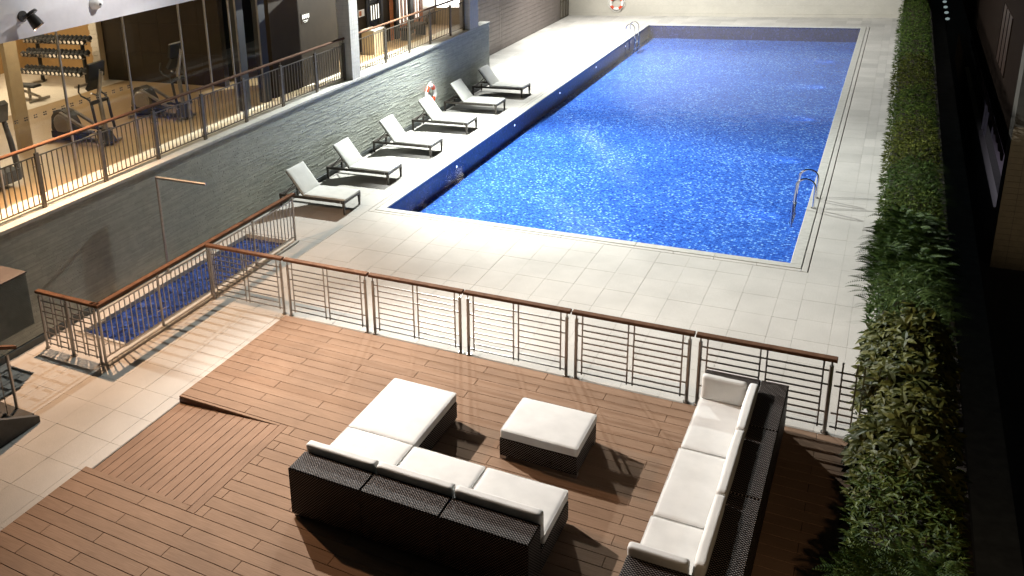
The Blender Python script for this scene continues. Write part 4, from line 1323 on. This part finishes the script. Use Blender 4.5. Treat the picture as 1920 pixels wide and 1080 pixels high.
for k, (nm, kind, mt, y0, y1, dens, lb) in enumerate(SECT):
    rg = random.Random(100 + k)
    t = thing(nm, lb, 'hedge plant', (9.72, (y0 + y1) / 2, .23), 0, 'plants of the hedge')
    m = MB(); fill(m, rg, kind, 9.20, 10.18, y0, y1, dens)
    if kind != 'small':
        fill(m, rg, 'small', 9.20, 10.18, y0, y1, {'grass': 380, 'fern': 260, 'palmate': 110}[kind])
    me = bpy.data.meshes.new('leaves')
    off = t.location
    me.from_pydata([(a - off.x, b - off.y, c - off.z) for a, b, c in m.v], [], m.f)
    me.materials.append(mt)
    link('leaves', me, t)
    s = MB()
    for _ in range(int((y1 - y0) * 14)):
        x, y = rg.uniform(9.4, 10.1), rg.uniform(y0, y1)
        s.tube([(x, y, .2), (x + rg.uniform(-.08, .08), y + rg.uniform(-.08, .08), max(.4, hedge_top(x, y) - .12))], [.010, .005], 5, caps=False)
    tag(s.build('stems', STEM, t), kind='stuff')

# ================================================================== NEIGHBOURING BUILDING AND STREET
NB = thing('neighbour_building', 'dim tiled building beyond the hedge with a lit ground floor opening', 'building', (12.5, 16, -4))
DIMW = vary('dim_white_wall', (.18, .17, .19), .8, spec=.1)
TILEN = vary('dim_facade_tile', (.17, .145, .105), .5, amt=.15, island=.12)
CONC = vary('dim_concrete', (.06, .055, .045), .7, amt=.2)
bx, by = 11.886, 11.334
# low wall under the opening, pier, upper wall
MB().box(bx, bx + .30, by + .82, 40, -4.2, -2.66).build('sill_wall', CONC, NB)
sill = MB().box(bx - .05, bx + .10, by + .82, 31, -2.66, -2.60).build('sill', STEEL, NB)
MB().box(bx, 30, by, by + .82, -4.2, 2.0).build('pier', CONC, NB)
for r in range(24):
    for c in range(10):
        a = bx + .004 + c * .32
        MB().box(a, a + .312, by - .012, by, -4.0 + r * .16, -4.0 + r * .16 + .153).build('tile', TILEN, NB)
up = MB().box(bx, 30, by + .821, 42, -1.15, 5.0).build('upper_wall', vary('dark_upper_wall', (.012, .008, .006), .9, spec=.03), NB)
aw = MB()
for k in range(20):
    y0 = by + .9 + k * .9
    aw.prism([(y0, -1.14), (y0 + .88, -1.14), (y0 + .80, -1.36), (y0 + .44, -1.44), (y0 + .08, -1.36)], 'x', bx - .03, bx - .01)
aw.build('awning_fringe', vary('awning_cloth', (.09, .05, .04), .8), NB)
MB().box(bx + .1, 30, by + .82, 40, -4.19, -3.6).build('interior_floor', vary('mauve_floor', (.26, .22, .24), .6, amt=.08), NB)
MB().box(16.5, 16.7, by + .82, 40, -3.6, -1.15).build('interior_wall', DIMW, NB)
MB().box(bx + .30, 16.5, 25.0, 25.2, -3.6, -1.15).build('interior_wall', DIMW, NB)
for yy in (19.6, 20.4, 26.5):
    MB().box(bx + .05, bx + .13, yy, yy + .10, -2.6, -1.15).build('window_post', DIMW, NB)
MB().box(bx + .40, bx + .46, 21.2, 24.8, -3.6, -1.2).build('inner_partition', DIMW, NB)
area('shop_beam', (13.6, 18, -1.25), 2.2, 8, 4, (.80, .78, 1.0))
MB().box(12.5, 14.7, 14, 22, -1.22, -1.16).build('ceiling_light', emit('shop_panel', (.85, .83, 1.0), .6), NB)
DIMF = vary('dim_frame', (.012, .01, .008), .9, spec=.02)
ORL = emit('dim_amber_window', (.9, .30, .08), .010, .01)
w = MB().box(bx - .012, bx - .002, 15.5, 18.5, .2, 1.9).build('amber_window', ORL, NB)
for yy in (15.5, 16.5, 17.5, 18.5): MB().box(bx - .03, bx - .013, yy - .03, yy + .03, .2, 1.9).build('glazing_bar', DIMF, w)

BULB = emit('lamp_bulb', (.75, .95, .95), .28)
BL = [58.3, 55.95, 53.5, 51.2, 49.0, 46.65]
BN = ['farthest', 'second farthest', 'third farthest', 'third nearest', 'second nearest', 'nearest']
for k, y in enumerate(BL):
    t = thing('street_lamp', '%s of the six tiny white lamps in a row beyond the hedge' % BN[k], 'street lamp', (11.6, y, -4), 0, 'small street lamps beyond the hedge')
    MB().tube([(0, 0, 0), (0, 0, .9)], .03, 8).build('post', BLACK, t, True, False)
    MB().ring((0, 0, 1.0), 'z', .04, .07, n=10, m=8).build('globe', BULB, t, True, False)
t = thing('street_lamp', 'added unseen street lamp, lighting the tiled pier', 'street lamp', (14.2, 5.2, -4))  # unseen lamp, added to light the pier tiles
MB().tube([(0, 0, 0), (0, 0, 3.2)], .04, 8).build('post', BLACK, t, True, False)
MB().ring((0, 0, 3.3), 'z', .06, .10, n=10, m=8).build('globe', BULB, t, True, False)
ld = bpy.data.lights.new('added_pier_beam', 'SPOT'); ld.energy = 420; ld.color = (1, .78, .5); ld.shadow_soft_size = .12; ld.spot_size = R(46); ld.spot_blend = .7
lo = bpy.data.objects.new('added_pier_beam', ld); COL.objects.link(lo); lo.location = (0, .12, 3.3); lo.parent = t
lo.rotation_euler = (Vector((13.0, 11.3, -1.6)) - Vector((14.2, 5.32, -.7))).to_track_quat('-Z', 'Y').to_euler()

# unseen post lamp added to light the deck strip beside the hedge
t = thing('added_post_lamp', 'added unseen post lamp in the near end of the planter, lighting the deck strip', 'lamp', (9.95, -12.7, .2))
MB().tube([(0, 0, 0), (0, 0, 3.1)], .035, 10).build('post', BLACK, t, True, False)
MB().tube([(0, 0, 3.1), (0, .22, 3.22)], .03, 10).build('arm', BLACK, t, True, False)
MB().tube([(0, .20, 3.30), (0, .30, 3.10)], [.05, .11], 16, caps=False).build('shade', BLACK, t, True, False)
ld = bpy.data.lights.new('added_deck_beam', 'SPOT'); ld.energy = 130; ld.color = (1, .66, .38); ld.spot_size = R(62); ld.spot_blend = .9; ld.shadow_soft_size = .05
lo = bpy.data.objects.new('added_deck_beam', ld); COL.objects.link(lo); lo.parent = t; lo.location = (0, .30, 3.12)
lo.rotation_euler = (Vector((9.25, -7.2, .1)) - Vector((9.95, -12.4, 3.32))).to_track_quat('-Z', 'Y').to_euler()
